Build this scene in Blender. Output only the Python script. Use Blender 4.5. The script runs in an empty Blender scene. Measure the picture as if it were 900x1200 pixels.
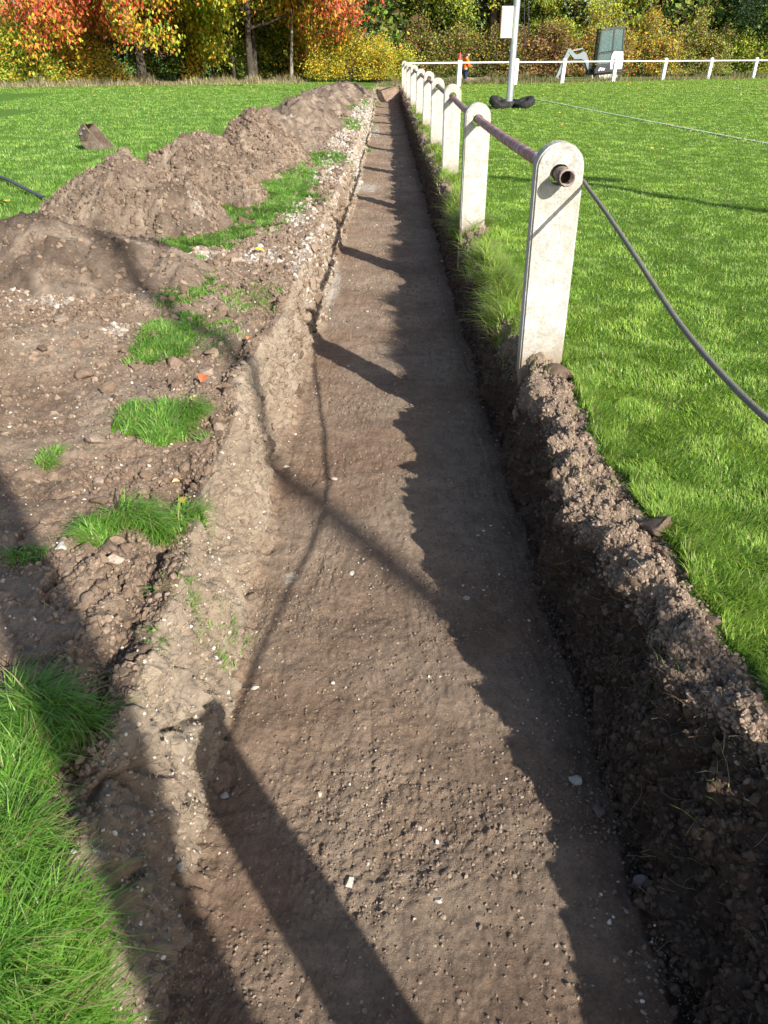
import bpy, bmesh, math, random
import numpy as np
from mathutils import Vector, Matrix
PI = math.pi
rng = np.random.default_rng(7); random.seed(7)
S = bpy.context.scene; C = S.collection
# ------------------------------------------------------------------ camera
F = 880.0; H = 1.5; PITCH = math.atan(538 / 880.0); CP, SP = math.cos(PITCH), math.sin(PITCH)
cam = bpy.data.cameras.new('camera'); camo = bpy.data.objects.new('camera', cam); C.objects.link(camo)
cam.sensor_fit = 'VERTICAL'; cam.sensor_height = 36; cam.lens = F / 1200 * 36
camo.location = (0, 0, H); camo.rotation_euler = (PI / 2 - PITCH, 0, 0); cam.clip_start = .05; cam.clip_end = 900
S.camera = camo

def gp(px, py, z=0.0):
    """ground point seen at a photo pixel"""
    u = (px - 450) / F; v = (600 - py) / F
    t = (z - H) / (v * CP - SP)
    return u * t, (CP + v * SP) * t

def pt(px, t, z):
    """point at camera depth t and height z in a photo column"""
    y = (t + (z - H) * SP) / CP
    return ((px - 450) / F * t, y, z)

def ss(a, b, x):
    k = np.clip((x - a) / (b - a), 0, 1); return k * k * (3 - 2 * k)
# ------------------------------------------------------------------ noise
def h2(ix, iy, seed):
    a = (ix.astype(np.int64) * 374761393 + iy.astype(np.int64) * 668265263 + seed * 2147483647 + 12345) & 0xffffffff
    a = ((a ^ (a >> 13)) * 1274126177) & 0xffffffff
    a = ((a ^ (a >> 16)) * 2246822519) & 0xffffffff
    a = a ^ (a >> 15)
    return (a & 0xffffff) / float(0xffffff)

def per(x, y, seed=0):
    x0 = np.floor(x); y0 = np.floor(y); fx = x - x0; fy = y - y0
    ux = fx * fx * fx * (fx * (fx * 6 - 15) + 10); uy = fy * fy * fy * (fy * (fy * 6 - 15) + 10)
    def g(dx, dy):
        a = h2(x0 + dx, y0 + dy, seed) * 2 * PI
        return np.cos(a) * (fx - dx) + np.sin(a) * (fy - dy)
    a = g(0, 0) * (1 - ux) + g(1, 0) * ux; b = g(0, 1) * (1 - ux) + g(1, 1) * ux
    return (a * (1 - uy) + b * uy) * 1.5

def fbm(x, y, o=4, seed=0, gain=.5):
    r = 0; a = 1
    for i in range(o):
        r = r + a * per(x * 2 ** i, y * 2 ** i, seed + i * 17); a *= gain
    return r

def clods(x, y, cell, seed=0, dens=.8):
    X = x / cell; Y = y / cell; x0 = np.floor(X); y0 = np.floor(Y); out = np.zeros_like(X)
    for dx in (-1, 0, 1):
        for dy in (-1, 0, 1):
            cx = x0 + dx; cy = y0 + dy
            a = h2(cx, cy, seed); b = h2(cx, cy, seed + 5); c = h2(cx, cy, seed + 9); e = h2(cx, cy, seed + 13)
            r = .22 + .45 * c * c
            sx = X - cx - a; sy = Y - cy - b
            sx = sx * (.8 + .5 * e); 
            d2 = sx * sx + sy * sy
            hgt = np.sqrt(np.maximum(r * r - d2, 0)) * (e < dens)
            out = np.maximum(out, hgt)
    return out * cell

def turb(x, y, o=4, seed=0, gain=.55):
    r = 0; a = 1
    for i in range(o):
        r = r + a * np.abs(per(x * 2 ** i, y * 2 ** i, seed + i * 19)); a *= gain
    return r

def lin1(tab, y):
    t = np.array(tab, float); return np.interp(y, t[:, 0], t[:, 1])
# ------------------------------------------------------------------ mesh helpers
def mesh_np(name, co, faces, mat, cols=None, attrs=None, smooth=False, matidx=None, parent=None, mats=None):
    me = bpy.data.meshes.new(name); co = np.asarray(co, np.float32)
    me.vertices.add(len(co)); me.vertices.foreach_set('co', co.ravel())
    if not isinstance(faces, (list, tuple)): faces = [faces]
    n = sum(f.size for f in faces); me.loops.add(n)
    me.loops.foreach_set('vertex_index', np.concatenate([f.ravel() for f in faces]).astype(np.int32))
    st = []; o = 0
    for f in faces:
        st.append(np.arange(len(f)) * f.shape[1] + o); o += f.size
    st = np.concatenate(st).astype(np.int32); me.polygons.add(len(st)); me.polygons.foreach_set('loop_start', st)
    me.polygons.foreach_set('use_smooth', np.full(len(st), bool(smooth)))
    if cols is not None:
        a = me.attributes.new('col', 'FLOAT_COLOR', 'POINT'); c = np.ones((len(co), 4), np.float32); c[:, :3] = cols
        a.data.foreach_set('color', c.ravel())
    for k, v in (attrs or {}).items():
        a = me.attributes.new(k, 'FLOAT', 'POINT'); a.data.foreach_set('value', np.asarray(v, np.float32).ravel())
    me.update(calc_edges=True); me.validate()
    for m in (mats or [mat]): me.materials.append(m)
    if matidx is not None: me.polygons.foreach_set('material_index', matidx)
    o = bpy.data.objects.new(name, me); C.objects.link(o)
    if parent: o.parent = parent
    return o

def obj(name, bm, mat, parent=None, smooth=False, bevel=0):
    if bevel:
        es = [e for e in bm.edges if len(e.link_faces) == 2 and e.calc_face_angle(0) > .6]
        bmesh.ops.bevel(bm, geom=es, offset=bevel, segments=2, affect='EDGES', profile=.6)
    bmesh.ops.recalc_face_normals(bm, faces=bm.faces)
    me = bpy.data.meshes.new(name); bm.to_mesh(me); bm.free(); me.materials.append(mat)
    if smooth:
        me.polygons.foreach_set('use_smooth', np.ones(len(me.polygons), bool))
    o = bpy.data.objects.new(name, me); C.objects.link(o)
    if parent: o.parent = parent
    return o

def tag(o, label=None, cat=None, group=None, kind=None):
    if label: o['label'] = label
    if cat: o['category'] = cat
    if group: o['group'] = group
    if kind: o['kind'] = kind
    return o

def thing(name, label, cat, loc=(0, 0, 0), rz=0, group=None):
    o = bpy.data.objects.new(name, None); C.objects.link(o); o.location = loc; o.rotation_euler = (0, 0, rz)
    o.empty_display_size = .2
    return tag(o, label, cat, group)

def box(bm, c, s, rot=None):
    M = Matrix.Translation(c) @ (rot.to_4x4() if rot else Matrix.Identity(4)) @ Matrix.Diagonal((s[0], s[1], s[2], 1))
    return bmesh.ops.create_cube(bm, size=1, matrix=M)['verts']

def prism(bm, poly, y0, y1):
    """poly of (x,z) extruded in y"""
    a = [bm.verts.new((p[0], y0, p[1])) for p in poly]; b = [bm.verts.new((p[0], y1, p[1])) for p in poly]
    bm.faces.new(a); bm.faces.new(b[::-1])
    n = len(poly)
    for i in range(n): bm.faces.new((a[i], b[i], b[(i + 1) % n], a[(i + 1) % n]))

def tube_np(pts, rad, seg=8, cap=True):
    P = np.array(pts, float); n = len(P); R = np.full(n, rad, float) if np.isscalar(rad) else np.array(rad, float)
    T = np.gradient(P, axis=0); T /= np.linalg.norm(T, axis=1)[:, None] + 1e-9
    up = np.array([0, 0, 1.]) if abs(T[0, 2]) < .9 else np.array([1., 0, 0])
    U = np.cross(T, up); U /= np.linalg.norm(U, axis=1)[:, None] + 1e-9; V = np.cross(T, U)
    a = np.arange(seg) / seg * 2 * PI
    co = P[:, None] + R[:, None, None] * (np.cos(a)[None, :, None] * U[:, None] + np.sin(a)[None, :, None] * V[:, None])
    i = np.arange(n - 1)[:, None] * seg; j = np.arange(seg)[None]; j2 = (j + 1) % seg
    f = np.stack([i + j, i + j2, i + seg + j2, i + seg + j], -1).reshape(-1, 4)
    co = co.reshape(-1, 3)
    if cap:
        k = len(co); co = np.vstack([co, P[:1], P[-1:]])
        b = (n - 1) * seg; jj = np.arange(seg); j3 = (jj + 1) % seg
        # caps as degenerate-free quads are awkward: use tris list
        t = np.vstack([np.stack([jj, j3, np.full(seg, k)], -1), np.stack([b + j3, b + jj, np.full(seg, k + 1)], -1)])
        return co, f, t
    return co, f, np.zeros((0, 3), int)

def tubes(name, lst, mat, parent=None, seg=8, smooth=True, cols=None):
    cs, fs, ts, o = [], [], [], 0
    for p, r in lst:
        c, f, t = tube_np(p, r, seg); cs.append(c); fs.append(f + o); ts.append(t + o); o += len(c)
    return mesh_np(name, np.vstack(cs), [np.vstack(fs), np.vstack(ts)], mat, smooth=smooth, parent=parent)
# ------------------------------------------------------------------ materials
def newmat(name):
    m = bpy.data.materials.new(name); m.use_nodes = True; nt = m.node_tree
    return m, nt, nt.nodes['Principled BSDF'], nt.nodes['Material Output']

def N(nt, typ, **kw):
    n = nt.nodes.new(typ)
    for k, v in kw.items():
        if k in n.inputs.keys() if isinstance(k, str) else False: n.inputs[k].default_value = v
        else: setattr(n, k, v)
    return n

def noise(nt, scale, detail=4, rough=.55, vec=None):
    n = nt.nodes.new('ShaderNodeTexNoise'); n.inputs['Scale'].default_value = scale; n.inputs['Detail'].default_value = detail
    n.inputs['Roughness'].default_value = rough
    if vec is not None: nt.links.new(vec, n.inputs['Vector'])
    return n

def ramp(nt, src, stops):
    r = nt.nodes.new('ShaderNodeValToRGB'); e = r.color_ramp.elements
    while len(e) < len(stops): e.new(.5)
    for i, (p, c) in enumerate(stops):
        e[i].position = p; e[i].color = (c, c, c, 1) if np.isscalar(c) else (*c, 1)
    nt.links.new(src, r.inputs[0]); return r

def mixc(nt, fac, a, b, mode='MIX'):
    m = nt.nodes.new('ShaderNodeMix'); m.data_type = 'RGBA'; m.blend_type = mode
    for s, v in ((0, fac), (6, a), (7, b)):
        if hasattr(v, 'links') or hasattr(v, 'is_linked'): nt.links.new(v, m.inputs[s])
        else: m.inputs[s].default_value = v if np.isscalar(v) else (*v, 1)
    return m.outputs[2]

def bump(nt, src, strength, dist, normal=None):
    b = nt.nodes.new('ShaderNodeBump'); b.inputs['Strength'].default_value = strength; b.inputs['Distance'].default_value = dist
    nt.links.new(src, b.inputs['Height'])
    if normal is not None: nt.links.new(normal, b.inputs['Normal'])
    return b.outputs[0]

def attr(nt, name):
    a = nt.nodes.new('ShaderNodeAttribute'); a.attribute_name = name; return a

def soil_mat(name, dark, light, turf=True, fine=1.0):
    m, nt, bs, out = newmat(name); tc = nt.nodes.new('ShaderNodeTexCoord'); v = tc.outputs['Object']
    n1 = noise(nt, 2.2, 6, .6, v); n2 = noise(nt, 60, 8, .75, v); n3 = noise(nt, 14, 5, .6, v)
    base = mixc(nt, ramp(nt, n1.outputs[0], [(.35, 0.), (.65, 1.)]).outputs[0], dark, light)
    g = ramp(nt, n2.outputs[0], [(.3, .5), (.5, 1.), (.72, 1.55)])
    base = mixc(nt, 1.0, base, g.outputs[0], 'MULTIPLY')
    g = ramp(nt, n3.outputs[0], [(.3, .78), (.7, 1.2)])
    base = mixc(nt, 1.0, base, g.outputs[0], 'MULTIPLY')
    # attribute driven wear: dryness, chalk, dampness; also shade painted into the trench
    dry = attr(nt, 'dry').outputs['Fac']
    base = mixc(nt, dry, base, mixc(nt, 1.0, (.385, .312, .235), g.outputs[0], 'MULTIPLY'))
    red = attr(nt, 'red').outputs['Fac']
    base = mixc(nt, red, base, mixc(nt, 1.0, (.20, .105, .058), g.outputs[0], 'MULTIPLY'))
    base = mixc(nt, attr(nt, 'damp_shade').outputs['Fac'], base, mixc(nt, 1.0, (.062, .042, .030), g.outputs[0], 'MULTIPLY'))
    # pale grit specks
    vo = nt.nodes.new('ShaderNodeTexVoronoi'); vo.inputs['Scale'].default_value = 110; nt.links.new(v, vo.inputs['Vector'])
    sp = ramp(nt, vo.outputs['Distance'], [(.12, 1.), (.2, 0.)])
    sel = ramp(nt, vo.outputs['Color'], [(.88, 0.), (.90, .6)])
    mm = nt.nodes.new('ShaderNodeMath'); mm.operation = 'MULTIPLY'; nt.links.new(sp.outputs[0], mm.inputs[0]); nt.links.new(sel.outputs[0], mm.inputs[1])
    base = mixc(nt, mm.outputs[0], base, (.42, .37, .30))
    ck = attr(nt, 'chalk').outputs['Fac']
    n4 = noise(nt, 34, 6, .75, v)
    m2 = nt.nodes.new('ShaderNodeMath'); m2.operation = 'ADD'; nt.links.new(ck, m2.inputs[0]); nt.links.new(n4.outputs[0], m2.inputs[1])
    cm = ramp(nt, m2.outputs[0], [(.92, 0.), (1.12, .85)])
    base = mixc(nt, cm.outputs[0], base, (.42, .38, .33))
    if turf:
        gm = attr(nt, 'grass').outputs['Fac']
        tcol = ramp(nt, n2.outputs[0], [(.3, (.04, .085, .012)), (.6, (.10, .20, .028)), (.8, (.16, .26, .045))])
        m3 = nt.nodes.new('ShaderNodeMath'); m3.operation = 'ADD'; nt.links.new(gm, m3.inputs[0])
        m4 = nt.nodes.new('ShaderNodeMath'); m4.operation = 'MULTIPLY'; m4.inputs[1].default_value = .5; nt.links.new(n3.outputs[0], m4.inputs[0]); nt.links.new(m4.outputs[0], m3.inputs[1])
        gr = ramp(nt, m3.outputs[0], [(.62, 0.), (.9, 1.)])
        base = mixc(nt, gr.outputs[0], base, tcol.outputs[0])
    nt.links.new(base, bs.inputs['Base Color']); bs.inputs['Roughness'].default_value = .95; bs.inputs['Specular IOR Level'].default_value = .15
    b1 = bump(nt, n2.outputs[0], 1.0, .016 * fine)
    n5 = noise(nt, 320, 4, .7, v); b2 = bump(nt, n5.outputs[0], .9, .005, b1)
    b3 = bump(nt, sp.outputs[0], .4, .002, b2)
    nt.links.new(b3, bs.inputs['Normal'])
    return m

M_soil = soil_mat('soil', (.170, .113, .077), (.285, .200, .138))
M_heap = soil_mat('heap_soil', (.135, .098, .072), (.205, .153, .114), turf=False)

def leafmat(name, trans=.4, rough=.5, spec=.3):
    m, nt, bs, out = newmat(name); a = attr(nt, 'col')
    nt.links.new(a.outputs['Color'], bs.inputs['Base Color']); bs.inputs['Roughness'].default_value = rough; bs.inputs['Specular IOR Level'].default_value = spec
    tr = nt.nodes.new('ShaderNodeBsdfTranslucent'); nt.links.new(a.outputs['Color'], tr.inputs['Color'])
    mx = nt.nodes.new('ShaderNodeMixShader'); mx.inputs[0].default_value = trans
    nt.links.new(bs.outputs[0], mx.inputs[1]); nt.links.new(tr.outputs[0], mx.inputs[2]); nt.links.new(mx.outputs[0], out.inputs['Surface'])
    return m
M_grass = leafmat('grass_blades', .42, .42, .4); M_leaf = leafmat('foliage', .4, .5, .3)
M_colour = None
def colmat(name, rough=.9, spec=.15, sc=80):
    m, nt, bs, out = newmat(name); a = attr(nt, 'col'); n = noise(nt, sc, 4, .7)
    tc = nt.nodes.new('ShaderNodeTexCoord'); nt.links.new(tc.outputs['Object'], n.inputs['Vector'])
    g = ramp(nt, n.outputs[0], [(.3, .7), (.7, 1.25)])
    nt.links.new(mixc(nt, 1.0, a.outputs['Color'], g.outputs[0], 'MULTIPLY'), bs.inputs['Base Color'])
    bs.inputs['Roughness'].default_value = rough; bs.inputs['Specular IOR Level'].default_value = spec
    nt.links.new(bump(nt, n.outputs[0], .5, .004), bs.inputs['Normal']); return m
M_crumb = colmat('soil_crumbs'); M_stone = colmat('stone', .8, .3, 60)

def simple(name, c, rough=.6, metal=0, spec=.4, var=.25, sc=12, bmp=.15, dirt=None, dsc=5, dth=(.5, .68)):
    m, nt, bs, out = newmat(name); tc = nt.nodes.new('ShaderNodeTexCoord'); v = tc.outputs['Object']
    n = noise(nt, sc, 6, .65, v); g = ramp(nt, n.outputs[0], [(.3, 1 - var), (.7, 1 + var * .6)])
    base = mixc(nt, 1.0, c, g.outputs[0], 'MULTIPLY')
    if dirt:
        d = noise(nt, dsc, 8, .7, v); base = mixc(nt, ramp(nt, d.outputs[0], [(dth[0], 0.), (dth[1], .9)]).outputs[0], base, dirt)
    nt.links.new(base, bs.inputs['Base Color']); bs.inputs['Roughness'].default_value = rough; bs.inputs['Metallic'].default_value = metal
    bs.inputs['Specular IOR Level'].default_value = spec
    if bmp: nt.links.new(bump(nt, n.outputs[0], bmp, .01), bs.inputs['Normal'])
    return m

def concrete_mat():
    m, nt, bs, out = newmat('weathered_white_concrete'); tc = nt.nodes.new('ShaderNodeTexCoord'); vz = tc.outputs['Object']
    oi = nt.nodes.new('ShaderNodeObjectInfo'); ml_ = nt.nodes.new('ShaderNodeMath'); ml_.operation = 'MULTIPLY'; ml_.inputs[1].default_value = 37; nt.links.new(oi.outputs['Random'], ml_.inputs[0])
    cx_ = nt.nodes.new('ShaderNodeCombineXYZ'); nt.links.new(ml_.outputs[0], cx_.inputs[0]); nt.links.new(ml_.outputs[0], cx_.inputs[1])
    va = nt.nodes.new('ShaderNodeVectorMath'); va.operation = 'ADD'; nt.links.new(vz, va.inputs[0]); nt.links.new(cx_.outputs[0], va.inputs[1]); v = va.outputs[0]
    fine = noise(nt, 90, 6, .75, v); mid = noise(nt, 16, 8, .7, v); big = noise(nt, 3.5, 4, .6, v)
    base = mixc(nt, ramp(nt, mid.outputs[0], [(.36, 0.), (.62, 1.)]).outputs[0], (.36, .35, .31), (.55, .545, .515))
    base = mixc(nt, ramp(nt, fine.outputs[0], [(.48, 0.), (.66, .8)]).outputs[0], base, (.25, .235, .20))
    mp = nt.nodes.new('ShaderNodeMapping'); mp.inputs['Scale'].default_value = (9, 9, 1.1); nt.links.new(v, mp.inputs['Vector'])
    st = noise(nt, 1.6, 5, .6, mp.outputs[0])
    base = mixc(nt, ramp(nt, st.outputs[0], [(.5, 0.), (.7, .55)]).outputs[0], base, (.36, .31, .20))
    sx = nt.nodes.new('ShaderNodeSeparateXYZ'); nt.links.new(vz, sx.inputs[0])
    mm = nt.nodes.new('ShaderNodeMath'); mm.operation = 'MULTIPLY_ADD'; nt.links.new(big.outputs[0], mm.inputs[0]); mm.inputs[1].default_value = .35; nt.links.new(sx.outputs[2], mm.inputs[2])
    base = mixc(nt, ramp(nt, mm.outputs[0], [(.16, .9), (.40, 0.)]).outputs[0], base, (.24, .185, .12))
    # grey lichen round the head
    hd = ramp(nt, sx.outputs[2], [(.86, 0.), (1.0, 1.)])
    ln = noise(nt, 26, 8, .75, v); lm = ramp(nt, ln.outputs[0], [(.50, 0.), (.60, .8)])
    mu = nt.nodes.new('ShaderNodeMath'); mu.operation = 'MULTIPLY'; nt.links.new(hd.outputs[0], mu.inputs[0]); nt.links.new(lm.outputs[0], mu.inputs[1])
    base = mixc(nt, mu.outputs[0], base, (.27, .265, .24))
    nt.links.new(base, bs.inputs['Base Color']); bs.inputs['Roughness'].default_value = .9; bs.inputs['Specular IOR Level'].default_value = .2
    nt.links.new(bump(nt, fine.outputs[0], .6, .004, bump(nt, mid.outputs[0], .5, .008)), bs.inputs['Normal'])
    return m
M_conc = concrete_mat()
M_rail = simple('flaking_paint_pipe', (.28, .12, .10), .55, 0, .4, .4, 40, .5, (.42, .37, .37), 14, (.5, .62))
M_stub = simple('rusty_steel_pipe', (.16, .12, .10), .6, .3, .4, .4, 60, .4, (.36, .31, .28), 25, (.45, .6))
M_bore_shade = simple('pipe_inner_shade', (.02, .012, .01), .9)
M_rope = simple('old_blue_grey_rope', (.19, .185, .155), .85, 0, .2, .35, 200, .6, (.23, .21, .16), 20)
M_white = simple('white_paint', (.74, .74, .72), .5, 0, .4, .12, 20, .1)
M_red = simple('red_plastic', (.55, .02, .03), .45)
M_bark = simple('bark', (.055, .045, .036), .95, 0, .1, .5, 14, 1.0, (.10, .095, .07), 6)
M_palebark = simple('pale_bark', (.26, .24, .20), .9, 0, .1, .5, 10, .8, (.08, .07, .05), 6)
M_galv = simple('galvanised_steel', (.34, .37, .36), .45, .5, .5, .2, 10, .1)
M_rub = simple('black_rubber', (.016, .016, .017), .7, 0, .3, .4, 30, .3, (.05, .045, .035), 8)
M_black = simple('black_plastic', (.018, .018, .02), .45, 0, .4, .2)
M_cabp = simple('dark_cab_paint', (.030, .042, .050), .35, 0, .5, .2)
M_boxw = simple('cream_cabinet', (.62, .60, .50), .6, 0, .3, .1)
M_rust = simple('rust', (.17, .062, .03), .85, 0, .2, .4, 25, .4, (.28, .13, .07), 9)
M_bucket = simple('worn_steel_bucket', (.20, .145, .11), .6, .2, .3, .35, 18, .3, (.33, .27, .22), 5)
M_rust2 = simple('dull_brown_plate', (.095, .07, .055), .65, .1, .3, .3, 18, .3, (.2, .15, .11), 6)
M_skin = simple('skin', (.50, .30, .22), .55, 0, .3, .08, 20, .05)
M_hiv = simple('orange_jacket', (.85, .17, .015), .75, 0, .2, .12, 14, .3)
M_navy = simple('navy_trousers', (.02, .03, .07), .85, 0, .15, .3, 14, .3)
M_hair = simple('brown_hair', (.05, .03, .018), .8)
M_yel = simple('hi_vis_yellow', (.62, .80, .03), .7)
M_lettr = simple('white_lettering', (.8, .8, .8), .5, 0, .3, .05)

def glassmat():
    m, nt, bs, out = newmat('cab_glass'); bs.inputs['Base Color'].default_value = (.20, .34, .36, 1); bs.inputs['Roughness'].default_value = .04; bs.inputs['Specular IOR Level'].default_value = 1.0
    bs.inputs['Transmission Weight'].default_value = .7; bs.inputs['IOR'].default_value = 1.25; return m
M_glass = glassmat()
# ------------------------------------------------------------------ terrain
def rise(y): return .12 * ss(14, 42, y)

def trench_x(y):
    wl = fbm(y * 1.1, y * 0 + 3.3, 3, 11) * .035; wr = fbm(y * 1.3, y * 0 + 9.1, 3, 21) * .06 + (fbm(y * 4.2, y * 0 + 5.1, 3, 23) * .07) * ss(3.5, 5.5, y)
    Lt = lin1([(-9, -.7), (1.0, -.66), (1.8, -.68), (3.9, -.76), (5.2, -.68), (7, -.66), (9.5, -.64), (13.5, -.55), (22, -.5), (40, -.42)], y) + wl
    Lb = lin1([(-9, -.55), (1.0, -.55), (2.3, -.60), (3.8, -.64), (5.6, -.60), (7, -.58), (9.5, -.58), (13.5, -.5), (22, -.45), (40, -.38)], y) + wl * .6
    Rt = lin1([(-9, 1.1), (1.0, 1.06), (1.35, .94), (1.7, .81), (2.4, .765), (3.3, .775), (4.05, .765), (5, .79), (9, .80), (40, .80)], y) + wr
    Rb = lin1([(-9, .80), (1.2, .78), (2.5, .77), (4, .745), (40, .76)], y) + wr * .5
    return Lt, Lb, Rt, Rb

EX, EY, ER, ED, EH = [], [], [], [], []
def ell(px, py, rx, ry, dens=1., hgt=1., z=0.0):
    x, y = gp(px, py, z); x1, _ = gp(px + rx, py, z); _, y1 = gp(px, py - ry, z); _, y2 = gp(px, py + ry, z)
    EX.append((x, (y1 + y2) / 2, abs(x1 - x), abs(y1 - y2) / 2, dens, hgt))
for e in [(300, 238, 62, 28, 1, .8), (235, 272, 62, 22, 1, .8), (185, 294, 40, 11, .9, .8), (342, 222, 26, 14, .9, .8), (222, 345, 34, 22, .45, .7), (195, 400, 34, 28, .6, .9),
          (195, 497, 46, 18, 1, 1.1), (188, 508, 30, 14, 1, 1.), (178, 606, 58, 13, 1, 1.15), (122, 622, 20, 18, 1, 1.0), (212, 592, 24, 12, .8, 1.), (38, 850, 56, 40, 1, 1.5), (-10, 930, 56, 90, 1, 1.5), (48, 1085, 50, 44, 1, 1.4), (0, 1170, 72, 80, 1, 1.4), (-20, 1010, 66, 90, 1, 1.5),
          (420, 126, 18, 7, .8, .8), (378, 188, 30, 9, .7, .8), (412, 146, 20, 6, .8, .8), (432, 106, 12, 4, .8, .8), (350, 206, 28, 8, .7, .8), (405, 116, 14, 5, .8, .8),
          (238, 655, 12, 26, .3, .7), (175, 745, 9, 14, .5, .7), (58, 540, 14, 8, .6, .6), (20, 655, 34, 9, .3, .6), (240, 395, 40, 30, .18, .5), (290, 350, 34, 20, .22, .5), (205, 680, 24, 10, .35, .6)]:
    ell(*e)
def patches(x, y):
    m = np.zeros_like(x); hh = np.zeros_like(x); w = fbm(x * 6, y * 6, 4, 77) * .55; rag = .35 + .65 * ss(-.35, .1, fbm(x * 13, y * 13, 3, 78))
    for (a, b, rx, ry, d, hg) in EX:
        k = (1 - ss(.75, 1.1, np.sqrt(((x - a) / rx) ** 2 + ((y - b) / ry) ** 2) + w)) * (rag if hg < 1.35 else 1)
        hh = np.where(k * d > m, hg, hh); m = np.maximum(m, k * d)
    return m, hh

def Rg(y):
    return lin1([(-9, 1.2), (.9, 1.14), (1.3, 1.05), (1.67, .995), (2.2, .98), (2.7, .95), (3.0, .92), (3.6, .95), (4.2, .96), (4.6, .87), (6, .86), (7.4, .88), (7.8, 1.02), (8.3, .88), (50, .88)], y) + fbm(y * 4, y * 0 + 1.2, 3, 41) * .04

# cross-section knots -> columns
seg = [14, 70, 210, 130, 20, 60, 60, 8, 230, 8, 90, 50, 16, 30, 40, 46, 26]
def rows():
    r = list(np.arange(-9, .1, .35)); y = .1
    while y < 46:
        r.append(y); y += .0075 + .0036 * max(0, y - 1.2)
    while y < 400:
        r.append(y); y *= 1.12
    return np.array(r)
RY = rows()
Lt, Lb, Rt, Rb = trench_x(RY)
fade = ss(-.6, .7, RY) * (1 - ss(40.3, 40.9, RY)); zf = -.60 * ss(-.3, .75, RY) * (1 - ss(40.3, 40.9, RY)) - .22 * ss(-7, -6, RY) * (1 - ss(-.3, .75, RY))
zR = lin1([(-9, 0), (.6, -.26), (.9, -.22), (1.3, -.13), (1.7, -.05), (2.5, .0), (3.3, .01), (4.2, .01), (5, -.02), (50, 0)], RY)
zR = zR + .05 * fbm(RY * 2.3, RY * 0 + 4.4, 3, 24) * ss(4.3, 6, RY) * (1 - ss(40, 41, RY)); rg = Rg(RY); one = np.ones_like(RY); rs = rise(RY)
near = 1 - ss(1.5, 2.0, RY)
K = [(-160 * one, 0 * one), (-8 * one, 0 * one), (-3.2 * one, .0 * one), (-1.3 * one, 0 * one), (Lt - .07, -.01 * one), (Lt, -.05 * one),
     (Lt * .5 + Lb * .5 - .01 + .05 * near, zf * (.5 - .1 * near)), (Lb, zf + .03), (Lb + .06, zf), (Rb - .04, zf), (Rb, zf + .03), (Rb * .45 + Rt * .55 + .01, zf * .5),
     (Rt, zR - .05), (Rt + .05, zR + .01), (rg, 0 * one), (2.6 * one, 0 * one), (9 * one, 0 * one), (200 * one, 0 * one)]
XS, ZS = [], []
for i in range(17):
    n = seg[i]; t = np.arange(n) / n
    if i == 0: t = 1 - (1 - t) ** 2.2
    if i == 16: t = t ** 2.2
    if i == 15: t = t ** 1.3
    XS.append(K[i][0][:, None] * (1 - t) + K[i + 1][0][:, None] * t); ZS.append(K[i][1][:, None] * (1 - t) + K[i + 1][1][:, None] * t)
XS.append(K[17][0][:, None]); ZS.append(K[17][1][:, None])
X = np.hstack(XS); Z = np.hstack(ZS); Y = np.repeat(RY[:, None], X.shape[1], 1)
colstart = np.cumsum([0] + seg)
dX = np.gradient(X, axis=1); dZ = np.gradient(Z, axis=1); ln = np.sqrt(dX ** 2 + dZ ** 2) + 1e-9
# smooth the normals a little
nx, nz = -dZ / ln, dX / ln
for _ in range(6):
    nx[:, 1:-1] = (nx[:, :-2] + nx[:, 1:-1] + nx[:, 2:]) / 3; nz[:, 1:-1] = (nz[:, :-2] + nz[:, 1:-1] + nz[:, 2:]) / 3
sarc = np.cumsum(ln, axis=1); ref = sarc[:, colstart[9]][:, None]; s = sarc - ref
incol = np.arange(X.shape[1])[None] * np.ones_like(X)
wall_l = ((incol >= colstart[4]) & (incol < colstart[8])).astype(float); floor = ((incol >= colstart[7]) & (incol <= colstart[10])).astype(float)
wall_r = ((incol >= colstart[9]) & (incol < colstart[14])).astype(float)
for a in (wall_l, floor, wall_r):
    for _ in range(8): a[:, 1:-1] = (a[:, :-2] + a[:, 1:-1] + a[:, 2:]) / 3
pm, ph = patches(X, Y)
pitch = ss(0, .03, X - rg[:, None])
leftfield = ss(-2.9, -3.4, X + fbm(X * 1.3, Y * 1.3, 3, 5) * .35) * ss(4.6, 6.6, Y + fbm(X * 1.7, Y * .7, 3, 6) * .8)
leftfield = np.maximum(leftfield, ss(-.4, 0, X * 0 + Y - 41.6) * (X < .9)) * (X < .9)
pm_all = np.maximum(pm, leftfield * (1 - wall_l)); grassm = np.maximum(pitch, pm_all)
active = ((X > -9) & (X < 3)).astype(float) * (Y > -1) * (Y < 47)
bank = np.clip(1 - pitch - floor - wall_r, 0, 1) * ss(-60, -5, X)
soil = 1 - np.clip(grassm, 0, 1) * .85
det = ss(60, 25, Y)
n_big = fbm(s * 1.3, Y * 1.3, 3, 1); n_mid = fbm(s * 6, Y * 6, 4, 2); n_fin = fbm(s * 28, Y * 28, 4, 3)
c1 = clods(s, Y, .085, 1, .45); c2 = clods(s + 3, Y, .042, 2, .6); c3 = clods(s, Y + 3, .021, 3, .75); c4 = clods(s + 1, Y + 3, .013, 4, .8)
rough_patch = ss(-.1, .5, fbm(s * 1.7 + 4, Y * 1.7, 3, 55))
disp = 0
bl = turb(s * 7, Y * 7, 5, 71); bl2 = turb(s * 16, Y * 16, 4, 72)
edge_rough = np.exp(-np.clip(Lt[:, None] - X, 0, 9) / .22) * ss(.0, .35, fbm(Y * 1.6, X * 1.2, 3, 73) + .15)
rp = np.clip(rough_patch * .8 + edge_rough, 0, 1)
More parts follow.
